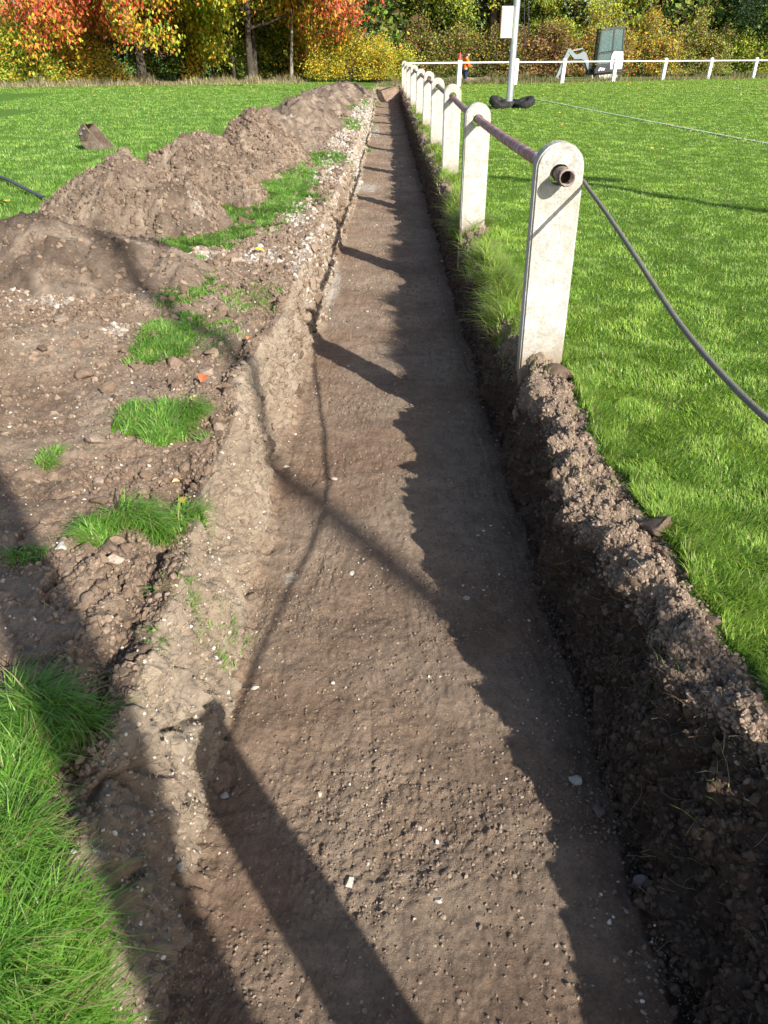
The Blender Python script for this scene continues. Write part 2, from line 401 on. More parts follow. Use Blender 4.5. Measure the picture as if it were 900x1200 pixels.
disp = disp + bank * soil * (.035 * n_big + .014 * n_mid + .006 * n_fin + .030 * (bl - .5) * (.3 + rp) + .35 * c1 * rp + .38 * c2 * (.2 + .8 * rp) + .4 * c3 * (.4 + .6 * rp) + .35 * c4)
disp = disp + wall_l * (.018 * n_mid + .020 * fbm(s * 4, Y * 11, 4, 8) + .010 * fbm(s * 9, Y * 34, 4, 9) + .005 * n_fin + .12 * c3 * rough_patch + .15 * c4)
disp = disp + floor * (.014 * n_big + .008 * n_mid + .0035 * n_fin + (.006 * (bl2 - .4) + .08 * c3) * rough_patch + .22 * c4 * (.3 + .7 * rough_patch) + .012 * (turb(s * 30, Y * 30, 4, 81) - .4) * (.3 + .3 * rough_patch) + .10 * c2 * ss(.25, .6, fbm(s * 3, Y * 3, 2, 66)))
disp = disp + wall_r * (.045 * fbm(s * 3.5, Y * 3.5, 4, 12) + .020 * n_mid + .008 * n_fin + .055 * (bl - .5) + .025 * (bl2 - .4) + .3 * c1 * rp + .35 * c2 + .45 * c3 + .45 * c4)
disp = disp + grassm * (.02 * n_big + .008 * n_mid) * ss(200, 30, np.abs(X))
# the near left bank breaks into slabs
slab = np.abs(per(s * 2.4 + 7, Y * 3.1, 90)); disp = disp - .05 * ss(.07, .0, slab) * bank * ss(3.4, 2.6, Y) * ss(-1.6, -1.2, X) * soil
# grooves left by bucket teeth along the floor
gro = ss(.35, .6, per(s * 9, Y * .35, 101)) * ss(0, .4, per(s * 1.1, Y * 1.2, 102)); disp = disp - .006 * gro * floor * rough_patch
tr = (1 - np.clip(grassm, 0, 1)) * ss(.2, .5, -per(s * 22, Y * 2.2, 103)) * .003 * floor; disp = disp - tr
eg = Lt[:, None] - X; groove = np.exp(-((eg - .11) / .05) ** 2) * ss(-.25, .25, fbm(Y * 2.1, X * 3, 3, 74)) * ss(9, 5, Y); rim = np.exp(-((eg - .02) / .03) ** 2)
disp = disp - groove * .055 * bank + rim * .018 * (eg > -.01)
disp = disp * det * (np.abs(X) < 60)
bz = .16 * ss(-1.3, -2.6, X) * ss(6.5, 4.0, Y) * ss(1.0, 2.6, Y)          # the bank climbs to the left near the heaps
Xo = X + nx * disp; Zo = Z + nz * disp + rise(Y) + bz
P = np.stack([Xo, Y + per(s * 9, Y * 9, 31) * .006 * det * active, Zo], -1)
nr, nc = X.shape
def gridfaces(nr, nc):
    i = np.arange(nr - 1)[:, None] * nc; j = np.arange(nc - 1)[None]
    return np.stack([i + j, i + j + 1, i + nc + j + 1, i + nc + j], -1).reshape(-1, 4)
CH = [(60, 365, 60, 14), (140, 390, 26, 14), (20, 352, 40, 9), (300, 300, 60, 10), (350, 250, 22, 22), (345, 300, 14, 30), (380, 200, 16, 20), (430, 178, 30, 8), (420, 135, 10, 14),
      (400, 165, 14, 16), (440, 132, 10, 10), (160, 300, 30, 8), (330, 545, 18, 10), (390, 270, 12, 30), (235, 300, 50, 8)]
chalk = np.zeros_like(X)
for (a, b, rx, ry) in CH:
    x, y = gp(a, b); x1, _ = gp(a + rx, b); _, y1 = gp(a, b - ry); _, y2 = gp(a, b + ry)
    chalk = np.maximum(chalk, np.exp(-(((X - x) / (x1 - x)) ** 2 + ((Y - (y1 + y2) / 2) / ((y1 - y2) / 2)) ** 2)))
chalk = chalk * .55 + .14 * wall_l + .10 * ss(5, 9, Y) * bank
chalk = chalk + .28 * floor * ss(2.0, 1.0, np.abs(Y - 17.5)) 
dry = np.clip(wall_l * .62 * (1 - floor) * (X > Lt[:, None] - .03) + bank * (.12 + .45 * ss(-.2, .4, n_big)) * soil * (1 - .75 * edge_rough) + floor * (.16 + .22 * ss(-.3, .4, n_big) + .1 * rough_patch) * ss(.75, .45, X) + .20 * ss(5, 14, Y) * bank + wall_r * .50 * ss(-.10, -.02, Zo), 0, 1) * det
damp_shade = np.clip(wall_r * ss(-.02, -.14, Zo) * .75 + bank * .55 * np.exp(-np.clip(Lt[:, None] - X - .03, 0, 9) / .16) * ss(-.2, .15, fbm(Y * 2.3, X * 4, 3, 75) + .12) * ss(10, 6, Y) * (X < Lt[:, None] - .02) + groove * bank * .4 + floor * ss(.55, .70, X) * .4, 0, 1)  # shade painted in: right wall, hollow behind left edge; right floor edge darker too
red = np.clip(floor * ss(.05, .5, fbm(s * 1.1 + 2, Y * .9 + 5, 3, 202)) * .25, 0, 1)
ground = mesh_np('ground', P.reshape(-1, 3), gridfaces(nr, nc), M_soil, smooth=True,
                 attrs={'grass': np.clip(grassm, 0, 1), 'chalk': np.clip(chalk, 0, 1), 'dry': dry, 'red': red, 'damp_shade': damp_shade})
tag(ground, kind='structure')
# ------------------------------------------------------------------ sampling on grids
def areas(P):
    a = P[1:, :-1] - P[:-1, :-1]; b = P[:-1, 1:] - P[:-1, :-1]
    c = np.cross(a, b); return np.linalg.norm(c, axis=-1), c

def infrustum(x, y, z, m=1.12, pad=.35):
    t = y * CP - (z - H) * SP; v = y * SP + (z - H) * CP
    return (t > .2) & (np.abs(x) < .5114 * t * m + pad) & (v > -.6818 * t * 1.1 - pad)

def sample(P, w, n, r=rng):
    A, c = areas(P); W = A * w[:-1, :-1]
    q = W.ravel(); tot = q.sum()
    if tot <= 0: return None
    idx = np.searchsorted(np.cumsum(q) / tot, r.random(n)); idx = np.minimum(idx, q.size - 1)
    i, j = np.divmod(idx, P.shape[1] - 1); u = r.random(n)[:, None]; v = r.random(n)[:, None]
    p = P[i, j] * (1 - u) * (1 - v) + P[i + 1, j] * u * (1 - v) + P[i, j + 1] * (1 - u) * v + P[i + 1, j + 1] * u * v
    nn = -c[i, j]; nn /= np.linalg.norm(nn, axis=1)[:, None] + 1e-12; nn[nn[:, 2] < -.3] *= -1
    return p, nn, i, j

def blades(p, h, w, lean, az, col, lod, r=rng):
    n = len(p); T = [0, .34, .7] if lod else [0, .5]
    nrm = np.stack([np.cos(az), np.sin(az)], -1); sd = np.stack([-np.sin(az), np.cos(az)], -1)
    vs = []
    for t in T:
        off = (lean * t ** 1.9)[:, None] * nrm * h[:, None]; z = h * t * (1 - .25 * lean * t)
        ww = (w * (1 - .75 * t ** 1.6))[:, None] * .5
        for sg in (-1, 1):
            vs.append(np.concatenate([p[:, :2] + off + sg * sd * ww, (p[:, 2] + z)[:, None]], 1))
    off = (lean)[:, None] * nrm * h[:, None]; vs.append(np.concatenate([p[:, :2] + off, (p[:, 2] + h * (1 - .35 * lean))[:, None]], 1))
    k = len(vs); co = np.stack(vs, 1).reshape(-1, 3); b = np.arange(n)[:, None] * k
    fs = [b + np.array(f)[None] for f in ([(0, 1, 3), (0, 3, 2), (2, 3, 5), (2, 5, 4), (4, 5, 6)] if lod else [(0, 1, 3), (0, 3, 2), (2, 3, 4)])]
    f = np.concatenate(fs, 0); return co, f, np.repeat(col, k, 0)

GREEN = np.array([(.240, .405, .045), (.195, .355, .036), (.300, .460, .060), (.150, .285, .034), (.360, .470, .100)])
def gcol(n, p, r=rng, straw=.05, pal=GREEN):
    c = pal[r.integers(0, len(pal), n)] * r.uniform(.8, 1.2, (n, 1))
    f = fbm(p[:, 0] * .9, p[:, 1] * .9, 3, 300)[:, None]; c = c * (1 + .22 * f) * np.array([1, 1, 1]) + np.maximum(f, 0) * np.array([.03, .0, 0])
    st = r.random(n) < straw; c[st] = np.array([.42, .34, .17]) * r.uniform(.7, 1.1, (st.sum(), 1)); return np.clip(c, 0, 1)

def lawn(name, P, wt, n, hfun, wfun, straw=.04, leanr=(.25, .9), near_y=7, pal=GREEN, label=None, cat='grass', pushcol=None):
    q = sample(P, wt, n)
    if q is None: return
    p, nn, i, j = q; d = np.sqrt(p[:, 0] ** 2 + p[:, 1] ** 2)
    # clumping
    h = hfun(p, i, j) * rng.uniform(.55, 1.15, n); w = wfun(d) * rng.uniform(.7, 1.3, n)
    az = (fbm(p[:, 0] * 3, p[:, 1] * 3, 2, 400) * 4 + rng.normal(0, .9, n)); lean = rng.uniform(*leanr, n)
    p = p.copy(); p[:, 2] -= .004; col = gcol(n, p, straw=straw, pal=pal)
    if pushcol is not None: col = pushcol(p, col)
    cs, fs, cc, o = [], [], [], 0
    for m, lod in ((d < near_y, 1), (d >= near_y, 0)):
        if m.sum() == 0: continue
        c, f, k = blades(p[m], h[m], w[m], lean[m], az[m], col[m], lod); cs.append(c); fs.append(f + o); cc.append(k); o += len(c)
    return tag(mesh_np(name, np.vstack(cs), np.vstack(fs), M_grass, cols=np.vstack(cc)), label, cat, kind='stuff')

D = np.sqrt(X ** 2 + Y ** 2) + .3; fr = infrustum(X, Y, Z).astype(float)
dens = np.where(D < 3, 1.0, np.minimum(1, (3 / D) ** 1.75)) * fr * (Y < 52) * (Y > .4)
wfun = lambda d: np.clip(.0021 + .00052 * d, .0021, .03)
# white touchline
TL = np.array([gp(600, 112, .03), gp(625, 118, .03), gp(900, 168, .03), gp(1000, 186, .03)])
def distline(p, a, b):
    ab = b - a; t = np.clip(((p - a) @ ab) / (ab @ ab), 0, 1); return np.linalg.norm(p - a - t[:, None] * ab, axis=1)
def whiten(p, col):
    d = distline(p[:, :2], TL[1], TL[3]); m = (d < .06) & (rng.random(len(p)) < .75)
    col[m] = np.array([.62, .66, .58]) * rng.uniform(.8, 1.1, (m.sum(), 1)); return col
def hp(p, i, j):
    e = np.clip(p[:, 0] - Rg(p[:, 1]), 0, 9); fringe = np.exp(-e / .16); tuft = np.maximum(0, fbm(p[:, 0] * 3.2, p[:, 1] * 3.2, 3, 500))
    f2 = ss(3.9, 4.8, p[:, 1]) * .8 + .25
    return .031 + .014 * tuft + fringe * (.03 + .10 * f2) * (.5 + tuft) * (.4 + 1.2 * h2(np.floor(p[:, 0] * 9), np.floor(p[:, 1] * 9), 3)) + .0004 * p[:, 1]
edge = np.exp(-np.clip(X - rg[:, None], 0, 9) / .25)
wt = pitch * dens * (1 + .6 * edge)
lawn('pitch_grass', P, wt, 480000, hp, wfun, .03, (.3, 1.0), 6.5, label='mown bright green grass of the playing field right of the fence', pushcol=whiten)
lf = leftfield * dens * (X < -1.5)
lawn('field_grass', P, lf, 150000, lambda p, i, j: .06 + .03 * np.maximum(0, fbm(p[:, 0] * 1.2, p[:, 1] * 1.2, 3, 501)), wfun, .05, (.3, 1.1), 6.5, label='rough green grass left of the soil heaps', 
     pal=GREEN * np.array([.9, 1.0, 1.25]))
wp = pm ** 1.3 * dens * (1 - wall_l * .85) * (1 - leftfield) * (X < 0)
lawn('bank_grass', P, wp, 95000, lambda p, i, j: .026 + .058 * ph[i, j] * (.30 + 1.0 * pm[i, j]) * rng.uniform(.5, 1.15, len(p)), lambda d: .0038 + .00045 * d, .09, (.4, 1.6), 8, label='long green grass tufts left standing on the dug soil bank', pal=GREEN * np.array([.74, .93, 1.0]))
# long overhanging tufts along the trench lip
tl_w = np.exp(-((X - rg[:, None]) / .07) ** 2) * ss(.05, .35, fbm(Y * 1.3, X * 0 + 2, 3, 510)) * (Y > 4.3) * ss(30, 5, Y) * fr + 2.5 * np.exp(-((X - .86) / .07) ** 2 - ((Y - 5.6) / .7) ** 2) + 1.6 * np.exp(-((X - .82) / .06) ** 2 - ((Y - 8.3) / .5) ** 2)
tl_w = tl_w * (X > .6) * (Z > -.2)
lawn('lip_grass', P, tl_w, 16000, lambda p, i, j: np.full(len(p), .17), lambda d: .0030 + .0003 * d, .18, (.5, 1.5), 9, label='long tufts of grass hanging over the right trench edge')
# weeds and roots on right lip / loose straw on the banks
ww = wall_r * (Y > .8) * (Y < 12) * ss(-.45, -.1, Z) * ss(.1, .45, fbm(s * 2.5, Y * 2.5, 3, 512)) * fr
lawn('sparse_weeds', P, ww, 700, lambda p, i, j: np.full(len(p), .07), lambda d: .0022 + 0 * d, .5, (.5, 1.6), 9, label='sparse pale weed shoots on the crumbly right lip')

def strands(name, P, wt, n, L, w, cols, label, kind='stuff', cat='roots'):
    p, nn, i, j = sample(P, wt, n); az = rng.uniform(0, 2 * PI, n); d = np.stack([np.cos(az), np.sin(az), 0 * az], -1)
    d -= nn * (d * nn).sum(1)[:, None]; d /= np.linalg.norm(d, axis=1)[:, None] + 1e-9; b = np.cross(nn, d); ln_ = L * rng.uniform(.4, 1.4, n)
    cur = rng.normal(0, .35, n); k = []
    for t in (-.5, -.17, .17, .5):
        c = p + d * (t * ln_)[:, None] + b * (cur * ln_ * (t * t * 2))[:, None] + nn * (.004 + .012 * rng.random(n) * (abs(t) > .4))[:, None]
        for sg in (-1, 1): k.append(c + sg * b * w * .5)
    co = np.stack(k, 1).reshape(-1, 3); bb = np.arange(n)[:, None] * 8
    f = np.concatenate([bb + np.array(q)[None] for q in ((0, 1, 3, 2), (2, 3, 5, 4), (4, 5, 7, 6))], 0)
    pal = np.array(cols); c = pal[rng.integers(0, len(pal), n)] * rng.uniform(.7, 1.2, (n, 1))
    return tag(mesh_np(name, co, f, M_leaf, cols=np.repeat(c, 8, 0)), label, cat, kind=kind)
nearm = (Y > .7) * fr * np.minimum(1, (2.5 / D) ** 1.5)
strands('dry_grass_strands', P, nearm * (bank + wall_l * 1.5) * (1 - pm * .8) * (1 - leftfield) * .8, 8000, .045, .0016, [(.42, .35, .22), (.30, .25, .16), (.20, .15, .10)], 'short dry straw and root hairs scattered on the left bank')
strands('root_strands', P, nearm * wall_r, 2600, .07, .0016, [(.30, .24, .16), (.16, .11, .07)], 'fine pale roots hanging out of the right trench wall')

# ------------------------------------------------------------------ crumbs and stones
def ico(sub):
    bm = bmesh.new(); bmesh.ops.create_icosphere(bm, subdivisions=sub, radius=1); bm.verts.ensure_lookup_table()
    v = np.array([x.co[:] for x in bm.verts]); f = np.array([[q.index for q in x.verts] for x in bm.faces]); bm.free(); return v, f
ICO1, ICO2 = ico(1), ico(2)
def lumps(n, p, nn, size, col, base, flat=.7, emb=.25, jit=.28, r=rng):
    v, f = base; k = len(v); 
    V = np.repeat(v[None], n, 0)
    if k > 20:
        for _ in range(9):
            pn = r.normal(0, 1, (n, 3)); pn /= np.linalg.norm(pn, axis=1)[:, None]; pd = r.uniform(.35, .75, n)
            over = np.maximum(0, np.einsum('nkc,nc->nk', V, pn) - pd[:, None]); V = V - over[..., None] * pn[:, None]
        V = V * 1.35; jit = jit * .25
    V = V * (1 + r.normal(0, jit, (n, k, 1)) * .6) * r.uniform(.6, 1.25, (n, 1, 3))
    V[:, :, 2] *= flat
    a = r.uniform(0, 2 * PI, n); ca, sa = np.cos(a)[:, None], np.sin(a)[:, None]
    x = V[..., 0] * ca - V[..., 1] * sa; y = V[..., 0] * sa + V[..., 1] * ca; z = V[..., 2]
    t1 = np.cross(nn, np.array([.3, .8, .1])); t1 /= np.linalg.norm(t1, axis=1)[:, None] + 1e-9; t2 = np.cross(nn, t1)
    W = x[..., None] * t1[:, None] + y[..., None] * t2[:, None] + z[..., None] * nn[:, None]
    co = p[:, None] + W * size[:, None, None] + nn[:, None] * (size * (flat * .6 - emb))[:, None, None]
    F_ = (np.arange(n)[:, None, None] * k + f[None]).reshape(-1, 3)
    return co.reshape(-1, 3), F_, np.repeat(col, k, 0)

def crumbs(name, P, wt, n, smin, smax, pal, label, base=ICO1, flat=.75, mat=None, cat='soil', power=2.2, smooth=False):
    p, nn, i, j = sample(P, wt, n); sz = smin + (smax - smin) * rng.random(n) ** power
    d = np.sqrt((p ** 2).sum(1)); sz = sz * np.maximum(1, (d / 4) ** .6)
    c = np.array(pal)[rng.integers(0, len(pal), n)] * rng.uniform(.88, 1.12, (n, 1))
    co, f, cc = lumps(n, p, nn, sz, c, base, flat)
    return tag(mesh_np(name, co, f, mat or M_crumb, cols=cc, smooth=smooth), label, cat, kind='stuff')
SO = [(.185, .132, .095), (.165, .117, .083), (.215, .156, .112), (.24, .18, .13)]
crumbs('floor_crumbs', P, nearm * (floor * (.5 + 1.0 * rough_patch) * .5), 60000, .0011, .0075, [(.20, .147, .107), (.165, .118, .085), (.215, .16, .118), (.27, .21, .155)], 'fine crumbled brown soil lying on the trench floor', power=6)
crumbs('bank_crumbs', P, nearm * bank * (X < Lt[:, None] - .025) * (.25 + rp) * (1 - pm) * (1 - leftfield), 52000, .002, .014, SO, 'loose brown soil crumbs scattered over the left bank', power=5)
crumbs('wall_grit', P, nearm * wall_l * (1 - floor) * (X > Lt[:, None] - .04), 12000, .0014, .008, [(.34, .275, .205), (.30, .24, .175), (.25, .19, .14)], 'fine dry grit on the scraped left trench wall', power=4)
crumbs('bank_clods', P, nearm * bank * (X < Lt[:, None] - .05) * rp * (1 - pm) * (1 - leftfield), 1000, .010, .032, [(.15, .105, .073), (.18, .128, .09)], 'larger brown soil clods along the left bank edge', base=ICO2, power=3)
midm = fr * (Y > 2.6) * (Y < 13) * ss(2.6, 4, Y) * np.minimum(1, 6 / D)
crumbs('bank_rubble', P, midm * bank * (1 - pm) * (1 - leftfield) * (X > -3.3) * (.3 + ss(-.2, .3, n_mid)), 16000, .004, .021, SO + [(.27, .21, .155)], 'mixed earth and stone rubble over the middle of the left bank', power=5)
crumbs('bank_lumps', P, midm * bank * (1 - pm) * (1 - leftfield) * (X > -3.3), 700, .012, .045, [(.15, .105, .073), (.18, .128, .09), (.26, .20, .15)], 'fist sized earth lumps over the middle of the left bank', base=ICO2, power=3)
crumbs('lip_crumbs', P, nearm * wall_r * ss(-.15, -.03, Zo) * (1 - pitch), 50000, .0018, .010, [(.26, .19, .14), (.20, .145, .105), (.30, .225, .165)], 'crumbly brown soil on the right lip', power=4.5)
crumbs('wall_crumbs', P, nearm * wall_r * ss(-.03, -.15, Zo) * (1 - pitch), 26000, .002, .016, [(.085, .06, .043), (.07, .048, .034), (.10, .07, .05)], 'soil crumbs on the right trench wall, coloured darker for its shade', power=4)  # crumb colours darkened to carry the shade of the wall
crumbs('lip_clods', P, nearm * wall_r * (1 - pitch), 350, .010, .026, [(.13, .09, .065), (.10, .07, .05)], 'larger dark soil clods along the right lip', base=ICO2, power=3)
crumbs('gravel', P, nearm * (floor * .5 * ss(.0, .5, fbm(s * 2.2, Y * 2.2, 3, 79)) + bank * .7 + wall_l * .12 + 3 * np.clip(chalk - .25, 0, 1)) * (1 - leftfield), 4200, .0025, .009, [(.55, .51, .45), (.42, .36, .28), (.62, .58, .52), (.36, .30, .25)], 'tiny pale gravel chips strewn over the soil', mat=M_stone, cat='gravel', power=3)
crumbs('chalk_rubble', P, fr * np.clip(chalk - .22, 0, 1) ** 1.2 * (Y > 3.4) * (1 - floor) * np.minimum(1, 5 / D), 3600, .006, .022, [(.44, .40, .35), (.38, .33, .27), (.32, .26, .2)], 'broken white limestone rubble along the left bank', mat=M_stone, cat='rubble', power=2.5)
# ------------------------------------------------------------------ spoil heaps
HE = [(-2.62, 6.0, .45, 1.35, 1.0, 'smooth brown soil heap nearest the camera, with a dark shadow band across it'), (-2.5, 8.0, .58, 1.08, 1.05, 'tall lumpy soil heap just behind the nearest heap'), (-2.42, 9.6, .60, .95, .95, 'rough soil heap with white rubble running down its right flank'),
      (-2.34, 11.5, .52, 1.0, 1.0, 'low soil heap with a crumbling dark top, fourth along the row'), (-2.18, 13.5, .66, .95, 1.2, 'pointed brown soil heap, fifth along the row'), (-2.15, 16.6, .58, 1.0, 1.5, 'long brown soil heap, sixth along the row'),
      (-2.1, 20, .62, 1.05, 1.8, 'soil heap with a pale rubble crest, seventh along the row'), (-2.0, 24, .60, 1.1, 2.2, 'distant soil heap, third from the far end of the row'), (-1.9, 28.6, .62, 1.1, 2.4, 'distant soil heap, second from the far end of the row'), (-1.55, 33.5, .56, 1.1, 2.6, 'farthest soil heap at the end of the row, before the yellow shrub')]
for q, (hx, hy, hh_, rx, ry, lab) in enumerate(HE):
    rx *= .93; ry *= .72; hx += (0, -.05, .12, -.18, .10, -.15, .12, -.1, .1, 0)[q]; hh_ *= (1.0, 1.18, 1.14, 1.12, 1.12, 1.0, .95, .92, .88, .85)[q]
    st = .012 + .0022 * (hy - 6); n1 = int(2.5 * rx / st); n2 = int(2.5 * ry / st)
    gx, gy = np.meshgrid(np.linspace(-1.25 * rx, 1.25 * rx, n1), np.linspace(-1.25 * ry, 1.25 * ry, n2)); wx, wy = gx + hx, gy + hy
    wr_ = fbm(wx * 1.5 + q, wy * 1.5, 3, 600 + q)
    r = np.sqrt((gx / rx) ** 2 + (gy / ry) ** 2) * (1 + .22 * wr_) 
    f = 1 - np.sqrt(r * r + .012) + .06; z = hh_ * f * 1.0
    cr = 1.0 if q else .45
    dz = .05 * fbm(wx * 2.4, wy * 2.4, 4, 610) + .05 * cr * (turb(wx * 5, wy * 5, 5, 641) - .5) + .05 * cr * (turb(wx * 11, wy * 11, 5, 642, .65) - .5) + .018 * fbm(wx * 9, wy * 9, 4, 611) * cr + (.3 * clods(wx, wy, .13, 612, .4) * cr + .25 * clods(wx, wy, .07, 613, .7) * (cr - .1) + .3 * clods(wx, wy, .033, 614, .8) + .3 * clods(wx, wy, .018, 615, .8)) * ss(-.2, .4, fbm(wx * 2, wy * 2, 2, 616) + .2)
    dz = dz * (1 + .5 * (q > 4)) + (q > 2) * .05 * (turb(wx * 1.6, wy * 1.1, 4, 640) - .5)
    dz = dz + .04 * np.abs(per(wx * 3 + wy * 1.2, wy * .8, 617)) * cr
    z = np.maximum(z + dz * ss(-.06, .12, z), -.1) + rise(wy) + .16 * ss(-1.3, -2.6, wx) * ss(6.5, 4.0, wy)
    Ph = np.stack([gx, gy, z], -1); keep = (z > -.09 + rise(wy))
    F_ = gridfaces(n2, n1); kf = keep.ravel()[F_].any(1)
    ck = np.clip(.35 * ss(.0, .5, fbm(wx * 1.8, wy * 1.8, 3, 620)) * (1 if q else .2) + .38 * np.exp(-((gx / rx - .62 + .3 * gy / ry) / .14) ** 2) * (q in (1, 2, 3, 5)), 0, 1)
    o = mesh_np('soil_heap', Ph.reshape(-1, 3), F_[kf], M_heap, smooth=True, attrs={'chalk': ck, 'damp_shade': .55 * ss(.0, .35, fbm(wx * 2.2 + 9, wy * 2.2, 4, 622)), 'dry': np.clip(.10 + .38 * ss(-.1, .4, fbm(wx * 3, wy * 3, 3, 621)), 0, 1), 'red': 0 * ck, 'grass': 0 * ck})
    o.location = (hx, hy, 0); tag(o, lab, 'soil heap', 'soil heaps in a row along the trench')
    Pw = Ph + np.array([hx, hy, 0])
    if q < 5:
        p_, n_, i_, j_ = sample(Pw, (z > .02).astype(float), int(3500 if q == 0 else 7000)); k = len(p_)
        sz = (.003 + .024 * rng.random(k) ** 7) * (1 + .08 * (hy - 6))
        c = np.array(SO)[rng.integers(0, 4, k)] * rng.uniform(.65, 1.15, (k, 1))
        co, ff, cc = lumps(k, p_ - np.array([hx, hy, 0]), n_, sz, c, ICO1, .75); ch = mesh_np('loose_clods', co, ff, M_crumb, cols=cc, parent=o); ch['kind'] = 'stuff'
# bigger loose clods on the bank and the wall top
def single_lump(name, loc, size, col, label, cat, seed, mat, flat=.7, group=None):
    r = np.random.default_rng(seed); v, f = ico(3)
    V = v * r.uniform(.65, 1.2, 3); n_ = fbm(v[:, 0] * 1.6 + seed, v[:, 1] * 1.6 + v[:, 2] * 1.3, 4, seed)
    for _ in range(11):
        pn = r.normal(0, 1, 3); pn /= np.linalg.norm(pn); V = V - np.maximum(0, V @ pn - r.uniform(.35, .7))[:, None] * pn
    V = V * 1.25 * (1 + .10 * n_[:, None]); V[:, 2] *= flat
    a = r.uniform(0, 6.28); R_ = np.array([[math.cos(a), -math.sin(a), 0], [math.sin(a), math.cos(a), 0], [0, 0, 1]])
    o = mesh_np(name, (V @ R_.T) * size, f, mat, cols=np.tile(np.array(col), (len(v), 1)), smooth=True)
    o.location = loc; return tag(o, label, cat, group)
def surf_z(x, y):
    i = int(np.argmin(np.abs(RY - y))); c = np.argmin(np.abs(Xo[i] - x)); return float(Zo[i, c])
pale = (.44, .40, .34); brn = (.30, .235, .18)
for k, (px, py, z0, sz, col, lab) in enumerate([
    (140, 674, 0, .045, (.36, .29, .23), 'upright pale brown stone set in crumbly soil below the left grass tuft'),
    (258, 893, -.55, .022, pale, 'flat white stone lying in the broad shadow near the left wall foot'),
    (412, 672, -.6, .022, pale, 'small pale stone on the trench floor crossed by the rope shadow'),
    (392, 562, -.6, .030, (.48, .38, .31), 'pinkish stone on the trench floor beside the rope shadow'),
    (334, 548, -.6, .028, pale, 'white stone at the foot of the left trench wall'),
    (697, 797, -.55, .032, (.45, .42, .36), 'flat pale stone at the foot of the right trench wall in shade'),
    (547, 702, -.6, .022, pale, 'small grey white stone in the right wall shade on the floor'),
    (298, 806, -.6, .026, pale, 'pale stone in a small hollow near the left end of the floor'),
    (410, 1034, -.6, .022, (.55, .5, .4), 'cream pebble in the sunlit middle of the near trench floor'),
    (515, 1056, -.6, .018, pale, 'white pebble on the sunlit near floor, right of the cream pebble'),
    (205, 996, -.45, .024, (.40, .38, .34), 'grey stone wedged in the crevice of the near left wall'),
    (115, 565, 0, .03, brn, 'rounded brown stone on the left bank above the second tuft'),
    (132, 470, .02, .035, (.42, .35, .28), 'rounded tan cobble on the left bank beside the upper tuft'),
    (70, 640, 0, .03, (.46, .43, .38), 'white grey stone on the left bank at the edge of the dark shadow'),
    (700, 950, -.6, .035, (.16, .13, .11), 'dark round clod on the shaded floor near the right wall'),
    (748, 1045, -.6, .032, (.14, .12, .11), 'dark grey stone at the shaded foot of the near right wall'),
    (430, 365, -.6, .03, (.42, .33, .26), 'tan stone on the trench floor before the second post shadow'),
    (560, 628, -.6, .02, pale, 'tiny white stone in the shade level with the near lip')]):
    x, y = gp(px, py, z0); zz = surf_z(x, y); x, y = gp(px, py, zz); zz = surf_z(x, y)
    sz *= .8; col = tuple(c_ * .85 for c_ in col); single_lump('stone', (x, y, zz + sz * .12), sz, col, lab, 'stone', 700 + k, M_stone)
for k, (x, y, sz, lab) in enumerate([(.93, 4.0 - .14, .085, 'dark crumbly clod heaped against the foot of the nearest white post'), (1.0, 2.34, .085, 'dark broken turf clod lying at the grass edge beside the near lip')]):
    single_lump('soil_clod', (x, y, surf_z(x, y) + .01), sz, (.13, .09, .065), lab, 'soil clod', 740 + k, M_crumb, .55)
# autumn leaves on the soil
def leaf_obj(px, py, z0, size, col, lab, seed):
    r = random.Random(seed); x, y = gp(px, py, z0); z = surf_z(x, y)
    bm = bmesh.new(); n = 10; L, Rr = [], []
    mid = []
    for i in range(n + 1):
        t = i / n; w = .42 * math.sin(PI * t ** .8) * (1 - .25 * t); zc = .12 * math.sin(PI * t) 
        mid.append(bm.verts.new(((t - .5) * size, 0, zc * size * .5))); L.append(bm.verts.new(((t - .5) * size, w * size, (zc * .5 + .28 * w) * size))); Rr.append(bm.verts.new(((t - .5) * size, -w * size, (zc * .5 + .35 * w) * size)))
    for i in range(n):
        for A, B in ((mid, L), (Rr, mid)):
            try: bm.faces.new((A[i], A[i + 1], B[i + 1], B[i]))
            except ValueError: pass
    box(bm, (-.62 * size, 0, .01), (.26 * size, .03 * size, .03 * size))
    m = simple('autumn_leaf', col, .5, 0, .4, .3, 60, .2)
    o = obj('fallen_leaf', bm, m, smooth=False); o.location = (x, y, z + .035); o.rotation_euler = (r.uniform(-.3, .3), r.uniform(-.3, .3), r.uniform(0, 6)); tag(o, lab, 'leaf')
leaf_obj(239, 453, 0, .075, (.46, .13, .05), 'orange red leaf lying on the bank above the upper grass tuft', 1)
leaf_obj(305, 297, 0, .09, (.70, .42, .05), 'yellow leaf at the lower edge of the large grass strip', 2)
leaf_obj(211, 573, 0, .05, (.75, .48, .08), 'yellow leaf at the right end of the second grass tuft', 3)
leaf_obj(228, 477, 0, .05, (.60, .38, .20), 'pale tan leaf just below the orange red leaf', 4)
leaf_obj(292, 400, 0, .05, (.60, .25, .10), 'small dull orange leaf near the left trench edge', 5)
leaf_obj(3, 242, 0, .16, (.75, .55, .05), 'large yellow leaf in the grass at the left margin', 6)
leaf_obj(204, 552, 0, .04, (.62, .42, .2), 'small buff leaf above the second grass tuft', 7)
